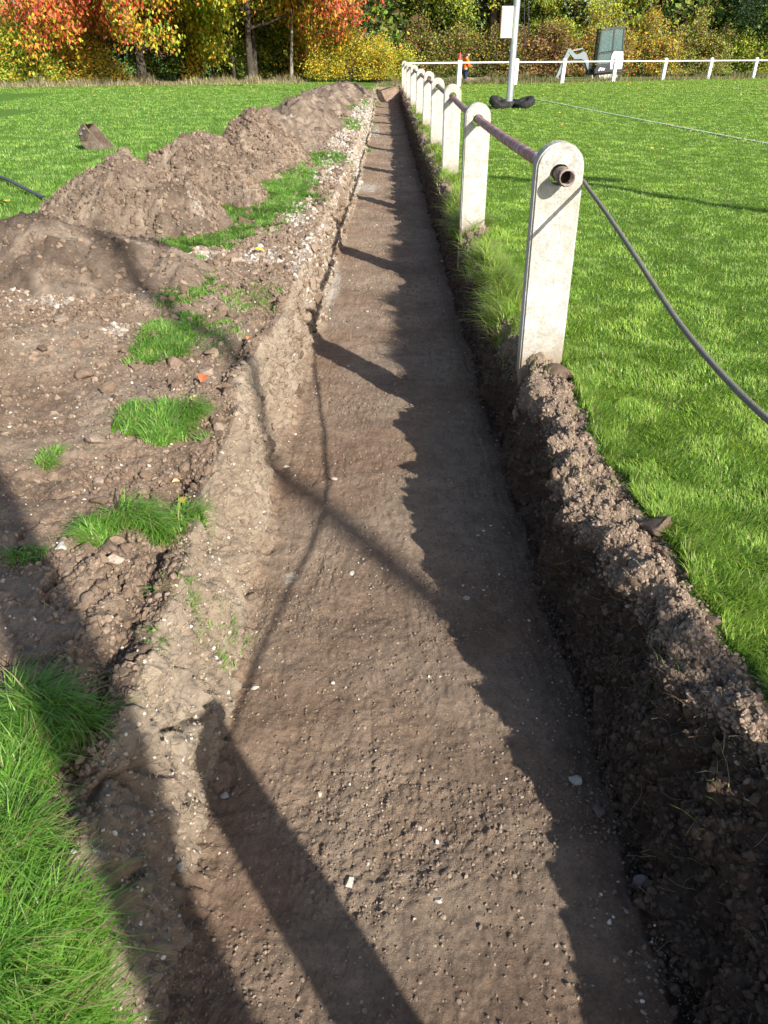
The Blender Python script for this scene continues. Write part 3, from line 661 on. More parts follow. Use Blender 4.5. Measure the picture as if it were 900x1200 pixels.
# scattered litter on the grass further away
n = 2200; fx = rng.uniform(-12, 26, n); fy = rng.uniform(14, 52, n) ** 1.0
kp = ((fx > 1.2) | (fx < -3.6)) & (rng.random(n) < np.where(fx > 1.2, np.exp(-np.abs(fy - 40) / 9) + .10 + .9 * np.exp(-((fx - 4) / 3) ** 2 - ((fy - 30) / 6) ** 2), np.exp(-np.abs(fy - 40) / 6)))
fx, fy = fx[kp], fy[kp]; n = len(fx); a = rng.uniform(0, 6.28, n); sz = rng.uniform(.02, .045, n)
ct = np.stack([fx, fy, .06 + rise(fy)], -1); u = np.stack([np.cos(a), np.sin(a), rng.normal(0, .4, n)], -1) * sz[:, None]; v = np.stack([-np.sin(a), np.cos(a), rng.normal(0, .4, n)], -1) * sz[:, None] * .7
co = np.stack([ct - u, ct - v, ct + u, ct + v], 1).reshape(-1, 3); f = np.arange(n)[:, None] * 4 + np.arange(4)[None]
pal = np.array([(.72, .56, .10), (.62, .50, .10), (.55, .48, .18), (.50, .28, .08)])
tag(mesh_np('leaf_litter', co, f, M_leaf, cols=np.repeat(pal[rng.integers(0, 4, n)], 4, 0)), 'scattered yellow fallen leaves on the far grass', 'leaves', kind='stuff')

# ------------------------------------------------------------------ touchline strip
def strip(name, pts, w, z, mat):
    p = np.array(pts); dr = np.gradient(p, axis=0); dr /= np.linalg.norm(dr, axis=1)[:, None]; nn = np.stack([-dr[:, 1], dr[:, 0]], -1) * w / 2
    co = np.zeros((len(p) * 2, 3)); co[0::2, :2] = p - nn; co[1::2, :2] = p + nn; co[:, 2] = z + rise(co[:, 1]); k = np.arange(len(p) - 1) * 2
    return tag(mesh_np(name, co, np.stack([k, k + 1, k + 3, k + 2], -1), mat), kind='structure')
m, nt, bs, out = newmat('worn_line_paint'); tc = nt.nodes.new('ShaderNodeTexCoord'); n_ = noise(nt, 9, 8, .75, tc.outputs['Object'])
r_ = ramp(nt, n_.outputs[0], [(.38, (.10, .20, .03)), (.56, (.50, .54, .44))]); nt.links.new(r_.outputs[0], bs.inputs['Base Color']); bs.inputs['Roughness'].default_value = .9
t_ = np.linspace(0, 1, 40)[:, None]
strip('touchline', TL[1] * (1 - t_) + TL[3] * t_, .075, .03, m)
A_ = np.array(gp(830, 103, .1)); B_ = np.array(gp(1000, 113, .1)); strip('pitch_line', A_ * (1 - t_) + B_ * t_, .10, .04, m)

# ------------------------------------------------------------------ fences
def post_mesh(name, w, h, d, hole_z, hole_r, depth=.35):
    bm = bmesh.new(); poly = [(-w / 2, -depth), (w / 2, -depth), (w / 2, h - w / 2)]
    for i in range(1, 16): a = PI * i / 16; poly.append((w / 2 * math.cos(a), h - w / 2 + w / 2 * math.sin(a)))
    poly.append((-w / 2, h - w / 2)); prism(bm, poly, -d / 2, d / 2)
    bmesh.ops.recalc_face_normals(bm, faces=bm.faces)
    es = [e for e in bm.edges if e.calc_face_angle(0) > 1.2 and max(v.co.z for v in e.verts) > -.3]
    bmesh.ops.bevel(bm, geom=es, offset=.010, segments=3, affect='EDGES')
    me = bpy.data.meshes.new(name); bm.to_mesh(me); bm.free(); me.materials.append(M_conc); o = bpy.data.objects.new(name, me); C.objects.link(o)
    bc = bmesh.new(); bmesh.ops.create_cone(bc, cap_ends=True, segments=32, radius1=hole_r, radius2=hole_r, depth=d * 3, matrix=Matrix.Translation((0, 0, hole_z)) @ Matrix.Rotation(PI / 2, 4, 'X'))
    mc = bpy.data.meshes.new('cut'); bc.to_mesh(mc); bc.free(); cu = bpy.data.objects.new('cut', mc); C.objects.link(cu)
    md = o.modifiers.new('b', 'BOOLEAN'); md.object = cu; md.operation = 'DIFFERENCE'; md.solver = 'EXACT'
    bpy.context.view_layer.update(); ev = o.evaluated_get(bpy.context.evaluated_depsgraph_get()); nm = bpy.data.meshes.new_from_object(ev)
    o.modifiers.clear(); o.data = nm; bpy.data.objects.remove(cu); return o
HZ = .985
fence = thing('post_and_rail_fence', 'row of round-topped white concrete posts with a flaking pink pipe rail along the trench', 'fence', (0.9, 4.1, 0))
proto = post_mesh('post', .235, 1.13, .12, HZ, .050)
PX = [(.883, 4.10), (.862, 7.78), (.945, 11.75), (.985, 15.6), (1.00, 19.5), (.99, 23.4), (.96, 27.3), (.93, 31.2), (.92, 35.1), (.91, 39.0)]
rr = random.Random(4)
for k, (x, y) in enumerate(PX):
    o = proto if k == 0 else proto.copy()
    if k: C.objects.link(o)
    o.parent = fence; o.location = (x - .9, y - 4.1, rise(y) * .7 + (0 if k == 0 else rr.uniform(-.02, .02))); o.rotation_euler = (rr.uniform(-.012, .012), rr.uniform(-.015, .015), rr.uniform(-.05, .05))
    if k == 0: o['label'] = 'nearest white concrete post with the open pipe end sticking out'; o.rotation_euler = (0, -.012, -.02)
rl = [(PX[0][0] - .9, -.17, HZ)] + [(x - .9 + rr.uniform(-.006, .006), y - 4.1, HZ + float(rise(y)) * .7 + rr.uniform(-.012, .004)) for x, y in PX]
rl[1] = (PX[0][0] - .9, 0, HZ); pts_ = []
for a, b in zip(rl[:-1], rl[1:]):
    for t in np.linspace(0, 1, 9)[:-1]:
        sag = -.012 * math.sin(PI * t) if a[1] > -.1 else 0; pts_.append((a[0] * (1 - t) + b[0] * t, a[1] * (1 - t) + b[1] * t, a[2] * (1 - t) + b[2] * t + sag))
pts_.append(rl[-1]); 
tubes('rail', [(pts_[8:], .034)], M_rail, fence, 20)
# open pipe end: a real hollow tube with a wall
def hollow(name, c0, c1, ro, ri, mat, parent):
    bm = bmesh.new(); n = 32; R = []
    for (y, r) in ((c1[1], ro), (c0[1], ro), (c0[1], ri), (c1[1], ri)):
        R.append([bm.verts.new((c0[0] + r * math.cos(2 * PI * i / n), y, c0[2] + r * math.sin(2 * PI * i / n))) for i in range(n)])
    for a, b in ((0, 1), (1, 2), (2, 3)):
        for i in range(n): bm.faces.new((R[a][i], R[a][(i + 1) % n], R[b][(i + 1) % n], R[b][i]))
    bm.faces.new(R[3]); return obj(name, bm, mat, parent, True)
st = hollow('pipe_end', (PX[0][0] - .9, -.17, HZ), (0, .02, 0), .039, .031, M_stub, fence); st['label'] = 'rusty hollow pipe end projecting from the nearest post'
bm = bmesh.new(); bmesh.ops.create_circle(bm, cap_ends=True, segments=32, radius=.0308, matrix=Matrix.Translation((PX[0][0] - .9, -.10, HZ)) @ Matrix.Rotation(PI / 2, 4, 'X')); 
obj('bore_shade_disc', bm, M_bore_shade, fence)  # near-black disc set inside the pipe as its painted inner shade
for k in range(4):
    bm = bmesh.new(); R = .0402
    t_ = tube_np([(PX[0][0] - .9 + R * math.cos(a), -.160 + .012 * k, HZ + R * math.sin(a)) for a in np.linspace(0, 2 * PI, 33)], .0022, 6)
    bm.free(); mesh_np('thread_ring', t_[0], [t_[1], t_[2]], M_stub, smooth=True, parent=fence)
# the fence runs on behind the photographer: one more post of the same kind, joined by the rope
o = proto.copy(); C.objects.link(o); o.name = 'post'; o.parent = None; o.location = (1.14, -.70, .20); o.rotation_euler = (0, 0, .1); o.scale = (.72, .9, 1); o.name = 'concrete_post'
tag(o, 'lone white concrete post right beside the photographer that holds the lower rope end', 'post')
if 'label' in o and False: pass
rope_pts = [(.90, 4.18, .955), (.985, 4.17, .955), (1.008, 4.10, .95), (.998, 4.0, .94), (.99, 3.6, .90), (.99, 3.11, .828), (.99, 2.75, .768), (.99, 2.44, .72), (1.0, 2.08, .685), (1.0, 1.8, .682), (1.01, 1.45, .70), (1.03, 1.0, .765), (1.06, .5, .86), (1.09, 0, .955), (1.14, -.6, 1.06), (1.16, -.9, 1.06)]
def smooth_path(p, k=4):
    p = np.array(p, float)
    for _ in range(k):
        q = np.empty((len(p) * 2 - 2 + 2, 3)); q[0] = p[0]; q[-1] = p[-1]; q[1:-1:2] = p[:-1] * .75 + p[1:] * .25; q[2:-1:2] = p[:-1] * .25 + p[1:] * .75; p = q
    return p
tag(tubes('rope', [(smooth_path(rope_pts), .0098)], M_rope, None, 12), 'thin grey rope sagging from the nearest post towards the lower right', 'rope')

far = thing('boundary_fence', 'distant white rail fence across the far side of the pitch', 'fence', (.91, 39.0, .1))
FP = [(537, 36.3), (603, 38.2), (658, 40.0), (718, 42.0), (776, 44.0), (829, 45.6), (882, 47.2), (933, 48.8), (982, 50.4)]
fp = []
for px, t in FP:
    x, y, z = pt(px, t, .15); fp.append((x, y))
bm = bmesh.new(); prism(bm, [(-.09, -.3), (.09, -.3), (.09, .95), (.05, .99), (-.05, .99), (-.09, .95)], -.06, .06); pf = obj('post', bm, M_white, far, bevel=.01)
for k, (x, y) in enumerate(fp):
    o = pf if k == 0 else pf.copy()
    if k: C.objects.link(o)
    o.parent = far; o.location = (x - .91, y - 39.0, .03); o.rotation_euler = (0, rr.uniform(.0, .07), .5)
    if k == 0: o.scale = (1.15, 1, 1.14); o['label'] = 'far fence post topped with a red cap'; 
bm = bmesh.new(); bmesh.ops.create_cone(bm, cap_ends=True, segments=16, radius1=.10, radius2=.04, depth=.26, matrix=Matrix.Translation((0, 0, 1.08))); c = obj('cap', bm, M_red, pf)
rl = [(0, 0, 1.0)] + [(x - .91, y - 39.0 - .04, 1.0) for x, y in fp]
tubes('rail', [(rl, .036)], M_white, far, 8, False)

# ------------------------------------------------------------------ floodlight poles
def flood_pole(loc, h, lab, r0=.105, cabinet=False, rz=0):
    t = thing('floodlight_pole', lab, 'floodlight', loc, rz)
    tubes('shaft', [([(0, 0, -.3), (0, 0, 2.9), (0, 0, 3.0), (0, 0, h)], [r0, r0, r0 * .78, r0 * .6])], M_galv, t, 20)
    bm = bmesh.new(); box(bm, (0, 0, h), (1.6, .08, .08)); obj('crossbar', bm, M_galv, t, bevel=.01)
    for sx in (-.55, .55):
        bm = bmesh.new(); box(bm, (sx, -.12, h + .12), (.42, .2, .34), Matrix.Rotation(.5, 3, 'X')); lh = obj('lamp_head', bm, M_galv, t, bevel=.02)
        bm = bmesh.new(); box(bm, (sx, -.215, h + .065), (.36, .02, .28), Matrix.Rotation(.5, 3, 'X')); obj('lens', bm, M_lettr, lh)
    if cabinet:
        bm = bmesh.new(); box(bm, (-.28, -.10, 2.20), (.33, .26, .78)); b = obj('cabinet', bm, M_boxw, t, bevel=.012)
        bm = bmesh.new(); box(bm, (-.455, -.10, 2.20), (.012, .24, .76)); obj('rusty_side', bm, M_rust, b)
        bm = bmesh.new(); box(bm, (-.28, -.236, 2.20), (.29, .012, .72)); obj('cabinet_door', bm, M_boxw, b)
        tubes('cable', [(smooth_path([(.09, 0, 3.6), (.22, -.02, 2.6), (.30, -.02, 1.75), (.36, 0, 1.55), (.42, 0, 1.9), (.30, 0, 3.0), (.10, 0, 3.9)], 3), .014)], M_black, t, 6)
    return t
fx_, fy_, _ = pt(597, 23.0, .1); fy_ = 26.2
FPOLE = (fx_ , fy_, .06)
flood_pole(FPOLE, 11, 'grey steel floodlight pole with a cream electrical cabinet on its left side', .10, True)
flood_pole((8.2, -8.7, 0), 10.5, 'floodlight pole behind the photographer, to the right', .11)
flood_pole((9.7, .9, 0), 7.0, 'unseen floodlight pole added right of the photographer for its shadow on the pitch', .15)  # out of view, added to cast the shadow across the right grass
pz = thing('shadow_pole', 'unseen round pole added behind the photographer to cast a shadow band', 'pole', (1.86, -2.36, 0))  # unseen stand-in caster, added for the shadow band over the near left bank
tubes('pole', [([(0, 0, -.3), (0, 0, 2), (0, 0, 4.6)], [.125, .118, .11])], M_palebark, pz, 20); bm = bmesh.new(); bmesh.ops.create_cone(bm, cap_ends=True, segments=20, radius1=.125, radius2=.04, depth=.10, matrix=Matrix.Translation((0, 0, 4.64))); obj('cap', bm, M_galv, pz)
def tyre(loc, rot, R, r, lab):
    t = thing('tyre', lab, 'tyre', loc, 0, 'old tyres round the floodlight pole'); t.rotation_euler = rot
    bm = bmesh.new(); n, m = 36, 14; V = []
    for i in range(n):
        a = 2 * PI * i / n; row = []
        for j in range(m):
            b = 2 * PI * j / m; cx = math.copysign(abs(math.cos(b)) ** .6, math.cos(b)); sz_ = math.copysign(abs(math.sin(b)) ** .6, math.sin(b))
            k = 1 + (.05 if (i % 2 and cx > .6) else 0); row.append(bm.verts.new(((R + r * cx * k) * math.cos(a), (R + r * cx * k) * math.sin(a), r * 1.05 * sz_)))
        V.append(row)
    for i in range(n):
        for j in range(m): bm.faces.new((V[i][j], V[(i + 1) % n][j], V[(i + 1) % n][(j + 1) % m], V[i][(j + 1) % m]))
    obj('tread', bm, M_rub, t)
tyre((FPOLE[0] - .36, FPOLE[1] - .25, .20), (.38, .30, .25), .20, .10, 'black tyre with pale scuffs leaning at the left of the pole foot')
tyre((FPOLE[0] + .44, FPOLE[1] - .20, .20), (.30, -.22, -.45), .21, .10, 'black tyre leaning at the right of the pole foot')
tyre((FPOLE[0] + .02, FPOLE[1] + .25, .13), (.05, -.05, 0), .30, .12, 'black tyre lying flat around the pole foot')

# ------------------------------------------------------------------ excavator bucket lying in the left field, hose
bx, by = gp(115, 175, 0.0)
bk = thing('digger_bucket', 'worn brown digger bucket standing on its back in the left grass', 'bucket', (bx, by, .0), -.35); bk.scale = (.72, .72, .72)
bk['label'] = 'worn brown digger bucket with two bolts tipped up in the left grass'
for sy in (-.19, .19):
    bm = bmesh.new(); prism(bm, [(-.30, .10), (-.34, .42), (-.14, .58), (.02, .40), (.36, .04), (.30, -.03), (-.10, -.05)], sy - .014, sy + .014); sp_ = obj('side_plate', bm, M_bucket, bk, bevel=.004)
    bm = bmesh.new(); prism(bm, [(-.33, .20), (-.345, .43), (-.145, .595), (-.01, .40), (-.12, .22)], sy - (.032 if sy < 0 else -.016), sy - (.016 if sy < 0 else -.032)); obj('bolted_plate', bm, M_rust2, sp_, bevel=.004)
    for (u, w_) in ((-.25, .36), (-.13, .48)):
        bm = bmesh.new(); bmesh.ops.create_cone(bm, cap_ends=True, segments=16, radius1=.032, radius2=.026, depth=.05, matrix=Matrix.Translation((u, sy + math.copysign(.04, sy), w_)) @ Matrix.Rotation(PI / 2, 4, 'X')); obj('bolt', bm, M_galv, sp_)
prof = [(-.14, .57), (-.34, .42), (-.31, .10), (-.10, -.05), (.30, -.03)]
bm = bmesh.new(); a_ = [bm.verts.new((p[0], -.18, p[1])) for p in prof]; b_ = [bm.verts.new((p[0], .18, p[1])) for p in prof]
for i in range(len(prof) - 1): bm.faces.new((a_[i], a_[i + 1], b_[i + 1], b_[i]))
bmesh.ops.solidify(bm, geom=bm.faces[:], thickness=.02); obj('shell', bm, M_bucket, bk)
for k in range(3):
    bm = bmesh.new(); prism(bm, [(.28, -.03), (.47, .03), (.30, .03)], -.15 + k * .13, -.10 + k * .13); obj('tooth', bm, M_bucket, bk)
hs = [gp(-60, 205), gp(-20, 209), gp(5, 214), gp(25, 224), gp(40, 231), gp(52, 236)]
tag(tubes('hose', [(smooth_path([(x, y, .09 - .01 * i) for i, (x, y) in enumerate(hs)]), .022)], simple('grey_hose', (.06, .065, .07), .5), None, 10), 'thin dark grey hose lying in the grass at the left margin', 'hose')

# ------------------------------------------------------------------ mini excavator
ex, ey, _ = pt(709, 45.5, .1); EXC = thing('mini_excavator', 'white and black compact digger with folded arm parked behind the far fence', 'digger', (ex, ey, .05), .12); EXC.scale = (.85, .85, .85); EXC.rotation_euler = (0, -.085, .12)
def bmo(name, mat, fn, parent=EXC, bevel=.0, smooth=False):
    bm = bmesh.new(); fn(bm); return obj(name, bm, mat, parent, smooth, bevel)
for sy in (-.7, .7):
    def trk(bm, sy=sy):
        poly = []
        for i in range(9): a = PI / 2 + PI * i / 8; poly.append((-.85 + .24 * math.cos(a), .25 + .24 * math.sin(a)))
        for i in range(9): a = -PI / 2 + PI * i / 8; poly.append((.70 + .24 * math.cos(a), .25 + .24 * math.sin(a)))
        prism(bm, poly, sy - .15, sy + .15)
    tk = bmo('track', M_rub, trk)
    bmo('track_frame', M_galv, lambda bm, sy=sy: box(bm, (-.07, sy - .155, .25), (1.3, .03, .16)), tk)
bmo('undercarriage', M_black, lambda bm: box(bm, (-.05, 0, .42), (1.1, 1.0, .25)), bevel=.02)
bmo('dozer_blade', M_boxw, lambda bm: (box(bm, (-1.25, 0, .28), (.06, 1.7, .40)), box(bm, (-1.0, -.3, .25), (.5, .08, .1)), box(bm, (-1.0, .3, .25), (.5, .08, .1))), bevel=.01)
bmo('blade_panel', M_boxw, lambda bm: box(bm, (-.15, -.87, .30), (1.25, .04, .26)), bevel=.01)
bd = bmo('body', M_black, lambda bm: prism(bm, [(-1.08, .56), (.9, .56), (1.0, .75), (.95, 1.0), (-.95, .98), (-1.1, .8)], -.78, .78), bevel=.03)
def em(bm):
    for k, x0 in enumerate((-.86, -.66, -.50)):
        prism(bm, [(x0, .70), (x0 + (.12, .10, .08)[k], .70), (x0 + (.24, .19, .15)[k], .90 - .03 * k), (x0 + (.14, .10, .08)[k], .90 - .03 * k)], -.812, -.792)
bmo('side_emblem', M_lettr, em, bd)
bmo('engine_cover', M_white, lambda bm: prism(bm, [(.02, .74), (.86, .68), (.92, 1.2), (.88, 1.72), (.26, 1.80), (.10, 1.62), (.02, 1.2)], -.80, .80), bevel=.06)
cabf = [(-.95, 1.0), (.42, 1.0), (.50, 2.05), (.92, 2.05), (.90, 3.15), (-.62, 3.17), (-.78, 3.0)]
cb = thing.__call__ if False else None
def cabframe(bm):
    for y in (-.74, -.02):
        def seg_(a, b, w):
            d = Vector((b[0] - a[0], 0, b[1] - a[1])); L = d.length; box(bm, ((a[0] + b[0]) / 2, y, (a[1] + b[1]) / 2), (w, .07, L + w * .4), Matrix.Rotation(math.atan2(d.x, d.z), 3, 'Y'))
        seg_((-.92, 1.0), (-.72, 3.1), .11); seg_((.12, 1.0), (.18, 3.1), .09); seg_((.86, 1.75), (.86, 3.1), .09); seg_((-.92, 1.72), (.14, 1.78), .07); seg_((-.95, 1.02), (.2, 1.02), .08); seg_((.2, 1.8), (.86, 1.8), .07)
    box(bm, (.07, -.38, 3.14), (1.68, .84, .10)); box(bm, (-.1, -.38, 1.02), (1.6, .74, .06))
cab = bmo('cab', M_cabp, cabframe, bevel=.0)
for poly in ([(-.84, 1.8), (.10, 1.84), (.14, 3.08), (-.68, 3.08)], [(.21, 1.84), (.82, 1.84), (.82, 3.08), (.22, 3.08)], [(-.9, 1.08), (.08, 1.08), (.10, 1.72), (-.86, 1.7)]):
    bmo('window', M_glass, lambda bm, poly=poly: prism(bm, poly, -.735, -.725), cab)
bmo('windscreen', M_glass, lambda bm: box(bm, (-.83, -.38, 2.1), (.012, .62, 1.9), Matrix.Rotation(.12, 3, 'Y')), cab)
bmo('seat', M_black, lambda bm: (box(bm, (.30, -.38, 1.6), (.5, .45, .12)), box(bm, (.5, -.38, 2.0), (.12, .45, .8), Matrix.Rotation(.1, 3, 'Y'))), bevel=.04)
bmo('boom', M_galv.copy() if False else simple('light_grey_arm', (.19, .22, .24), .45, 0, .4, .12), lambda bm: prism(bm, [(-1.32, .72), (-1.02, .80), (-1.42, 1.62), (-1.52, 1.85), (-1.72, 1.95), (-1.92, 1.86), (-2.22, 1.80), (-2.62, 2.10), (-2.78, 1.98), (-2.35, 1.54), (-1.85, 1.50), (-1.62, 1.40)], -.14, .14), bevel=.02)
AR = bpy.data.materials['light_grey_arm']
bmo('dipper_arm', AR, lambda bm: prism(bm, [(-2.60, 2.20), (-2.82, 2.18), (-3.10, 1.65), (-3.66, .52), (-3.50, .44), (-2.94, 1.46), (-2.58, 1.92)], -.11, .11), bevel=.02)
bmo('boom_cylinder', M_black, lambda bm: (box(bm, (-1.62, 0, 1.10), (.10, .1, 1.0), Matrix.Rotation(-.65, 3, 'Y')), box(bm, (-1.12, 0, .66), (.45, .4, .35))))
bmo('arm_cylinder', AR, lambda bm: box(bm, (-2.2, 0, 2.08), (.95, .09, .09), Matrix.Rotation(-.12, 3, 'Y')))
bmo('bucket', M_bucket, lambda bm: prism(bm, [(-3.68, .55), (-3.43, .50), (-3.18, .28), (-3.23, .02), (-3.48, -.06), (-3.83, .06), (-3.43, .14), (-3.40, .32)], -.24, .24))
# operator's yellow jacket hung behind the seat
jk = single_lump('yellow_jacket', (0, 0, 0), .26, (.6, .8, .03), 'bright yellow jacket seen through the cab window of the digger', 'jacket', 801, M_yel, 1.0)
jk.scale = (.8, .5, .8); jk.location = (ex + .38, ey - .30, 1.98)
for q_ in range(2): pass

# ------------------------------------------------------------------ people
def skin_obj(name, verts, edges, mat, sub=1):
    """verts: list of (x,y,z,r)"""
    me = bpy.data.meshes.new(name); me.from_pydata([v[:3] for v in verts], edges, []); o = bpy.data.objects.new(name, me); C.objects.link(o)
    o.modifiers.new('s', 'SKIN'); 
    for k, v in enumerate(verts):
        r = v[3] if not isinstance(v[3], tuple) else None
        me.skin_vertices[0].data[k].radius = (v[3], v[3]) if r is not None else v[3]
    me.skin_vertices[0].data[0].use_root = True; m = o.modifiers.new('d', 'SUBSURF'); m.levels = sub; m.render_levels = sub
    bpy.context.view_layer.update(); nm = bpy.data.meshes.new_from_object(o.evaluated_get(bpy.context.evaluated_depsgraph_get())); o.modifiers.clear(); o.data = nm
    nm.materials.clear(); nm.materials.append(mat); nm.polygons.foreach_set('use_smooth', np.ones(len(nm.polygons), bool)); return o
def chain(V, E, start, pts):
    k = start
    for p in pts: V.append(p); E.append((k, len(V) - 1)); k = len(V) - 1
    return k
def figure(loc, rz, label, elbows, hands, headtilt, jacket, trousers, lean=0.0, hat=None):
    """faces -Y locally turned to +Y: front = +Y"""
    t = thing('person', label, 'person', loc, rz)
    V, E = [(0, 0, .95, (.13, .10))], []
    sp_ = chain(V, E, 0, [(0, .01 + lean * .3, 1.12, (.13, .10)), (0, .02 + lean * .7, 1.30, (.15, .11)), (0, .02 + lean, 1.43, (.12, .09))])
    nk = chain(V, E, sp_, [(0, .03 + lean, 1.52, .05)])
    hd = chain(V, E, nk, [(0, .05 + lean + headtilt * .4, 1.60, .075), (0, .06 + lean + headtilt * .8, 1.68, .092), (0, .05 + lean + headtilt, 1.76, .072)])
    chain(V, E, hd - 1, [(0, .155 + lean + headtilt, 1.655, .016)])
    for s_ in (-1, 1):
        chain(V, E, hd - 1, [(s_ * .095, .05 + lean + headtilt * .8, 1.67, .014)])
        el, hn = elbows[s_], hands[s_]
        hk = chain(V, E, sp_, [(s_ * .19, lean, 1.42, .062), (el[0], el[1], el[2], .045), ((el[0] + hn[0]) / 2, (el[1] + hn[1]) / 2, (el[2] + hn[2]) / 2, .04), (hn[0], hn[1], hn[2], .027)])
        dv = Vector((hn[0] - el[0], hn[1] - el[1], hn[2] - el[2])).normalized(); sd = dv.cross(Vector((0, 0, 1))).normalized()
        pl = Vector(hn[:3]) + dv * .06; pk = chain(V, E, hk, [(*pl, (.038, .02))])
        for q in range(4):
            f0 = pl + dv * .03 + sd * (.027 - .018 * q); L = (.07, .08, .075, .06)[q]; f1 = f0 + dv * L * .5 - Vector((0, 0, .008)); f2 = f1 + dv * L * .4 - Vector((0, 0, .025))
            chain(V, E, pk, [(*f0, .009), (*f1, .008), (*f2, .007)])
        th = pl - dv * .02 + sd * .04 * s_; chain(V, E, hk, [(*th, .011), (*(th + dv * .045 + sd * .015 * s_), .009)])
        chain(V, E, 0, [(s_ * .10, 0, .88, .095), (s_ * .12, .02, .50, .058), (s_ * .13, -.02, .28, .055), (s_ * .135, -.02, .09, .038), (s_ * .14, .12, .04, .036), (s_ * .14, .19, .03, .028)])
    b = skin_obj('body', V, E, M_skin, 1); b.parent = t
    # jacket
    V, E = [(0, 0, .88, (.17, .13))], []
    sp_ = chain(V, E, 0, [(0, .01 + lean * .3, 1.10, (.16, .13)), (0, .02 + lean * .7, 1.30, (.175, .135)), (0, .02 + lean, 1.44, (.14, .11))]); chain(V, E, sp_, [(0, .025 + lean, 1.50, .075)])
    for s_ in (-1, 1):
        el, hn = elbows[s_], hands[s_]; chain(V, E, sp_, [(s_ * .20, lean, 1.42, .08), (el[0], el[1], el[2], .062), ((el[0] + hn[0]) / 2, (el[1] + hn[1]) / 2, (el[2] + hn[2]) / 2, .055), (hn[0] * .96 + el[0] * .04, hn[1] * .96 + el[1] * .04, hn[2] * .96 + el[2] * .04, .042)])
    j = skin_obj('jacket', V, E, jacket, 1); j.parent = t
    V, E = [(0, 0, .93, (.15, .12))], []
    for s_ in (-1, 1): chain(V, E, 0, [(s_ * .10, 0, .86, .108), (s_ * .12, .02, .50, .075), (s_ * .13, -.02, .28, .072), (s_ * .135, -.02, .10, .062)])
    q = skin_obj('trousers', V, E, trousers, 1); q.parent = t
    for s_ in (-1, 1):
        V, E = [(s_ * .137, -.05, .06, .05)], []; chain(V, E, 0, [(s_ * .139, .06, .05, .05), (s_ * .142, .20, .035, .04)]); q = skin_obj('boot', V, E, M_black, 1); q.parent = t
    V, E = [(0, .00 + lean + headtilt * .8, 1.70, .088)], []; chain(V, E, 0, [(0, .045 + lean + headtilt, 1.76, .088)]); chain(V, E, 0, [(0, -.03 + lean + headtilt * .6, 1.63, .06)])
    q = skin_obj('hair', V, E, M_hair, 1); q.parent = t
    for s_ in (-1, 1):
        bm = bmesh.new(); bmesh.ops.create_uvsphere(bm, u_segments=10, v_segments=8, radius=.012, matrix=Matrix.Translation((s_ * .034, .135 + lean + headtilt * .85, 1.695))); obj('eye', bm, M_lettr, t, True)
    bm = bmesh.new(); box(bm, (0, .143 + lean + headtilt * .7, 1.61), (.05, .014, .010)); obj('mouth', bm, simple('lips', (.35, .12, .10), .5), t, bevel=.004)
    return t
wx_, wy_, _ = pt(544, 42.5, 0)
figure((wx_, wy_, -.24), -1.25, 'worker in an orange jacket and navy trousers looking down behind the far fence', {-1: (-.26, .06, 1.18), 1: (.26, .08, 1.18)}, {-1: (-.15, .30, 1.10), 1: (.12, .32, 1.12)}, .06, M_hiv, M_navy, .05)
figure((-.42, -.46, -.16), 0.0, 'photographer in a dark jacket standing in the trench with both arms raised to the phone', {-1: (-.30, .06, 1.26), 1: (.30, .06, 1.28)}, {-1: (-.04, .26, 1.44), 1: (.24, .28, 1.48)}, .02, M_navy, M_black)
# ------------------------------------------------------------------ trees
def leaves(name, cen, n, sig, size, palf, parent=None, droop=.5, mat=None, zmin=.15, seed=0, asp=.6):
    r = np.random.default_rng(seed + 900); cen = np.asarray(cen, float); k = r.integers(0, len(cen), n)
    p = cen[k] + r.normal(0, 1, (n, 3)) * np.asarray(sig); p[:, 2] = np.maximum(p[:, 2], zmin + r.random(n) * .25)
    a = r.uniform(0, 2 * PI, n); el = r.normal(-droop, .5, n); u = np.stack([np.cos(a) * np.cos(el), np.sin(a) * np.cos(el), np.sin(el)], -1)
    q = r.normal(0, 1, (n, 3)); v = np.cross(u, q); v /= np.linalg.norm(v, axis=1)[:, None] + 1e-9
    sz = size * r.uniform(.6, 1.35, n); u = u * sz[:, None]; v = v * (sz * asp)[:, None] * .5; nn = np.cross(u, v); nn /= np.linalg.norm(nn, axis=1)[:, None] + 1e-9
    co = np.stack([p - u * .5, p - u * .05 + v + nn * (sz * .08)[:, None], p + u * .5, p - u * .05 - v + nn * (sz * .08)[:, None]], 1).reshape(-1, 3)
    f = np.arange(n)[:, None] * 4 + np.arange(4)[None]; f = np.concatenate([f[:, [0, 1, 2]], f[:, [0, 2, 3]]])
    col = palf(p, cen[k], r) * r.uniform(.75, 1.2, (n, 1))
    return mesh_np(name, co, f, mat or M_leaf, cols=np.repeat(np.clip(col, 0, 1), 4, 0), parent=parent)
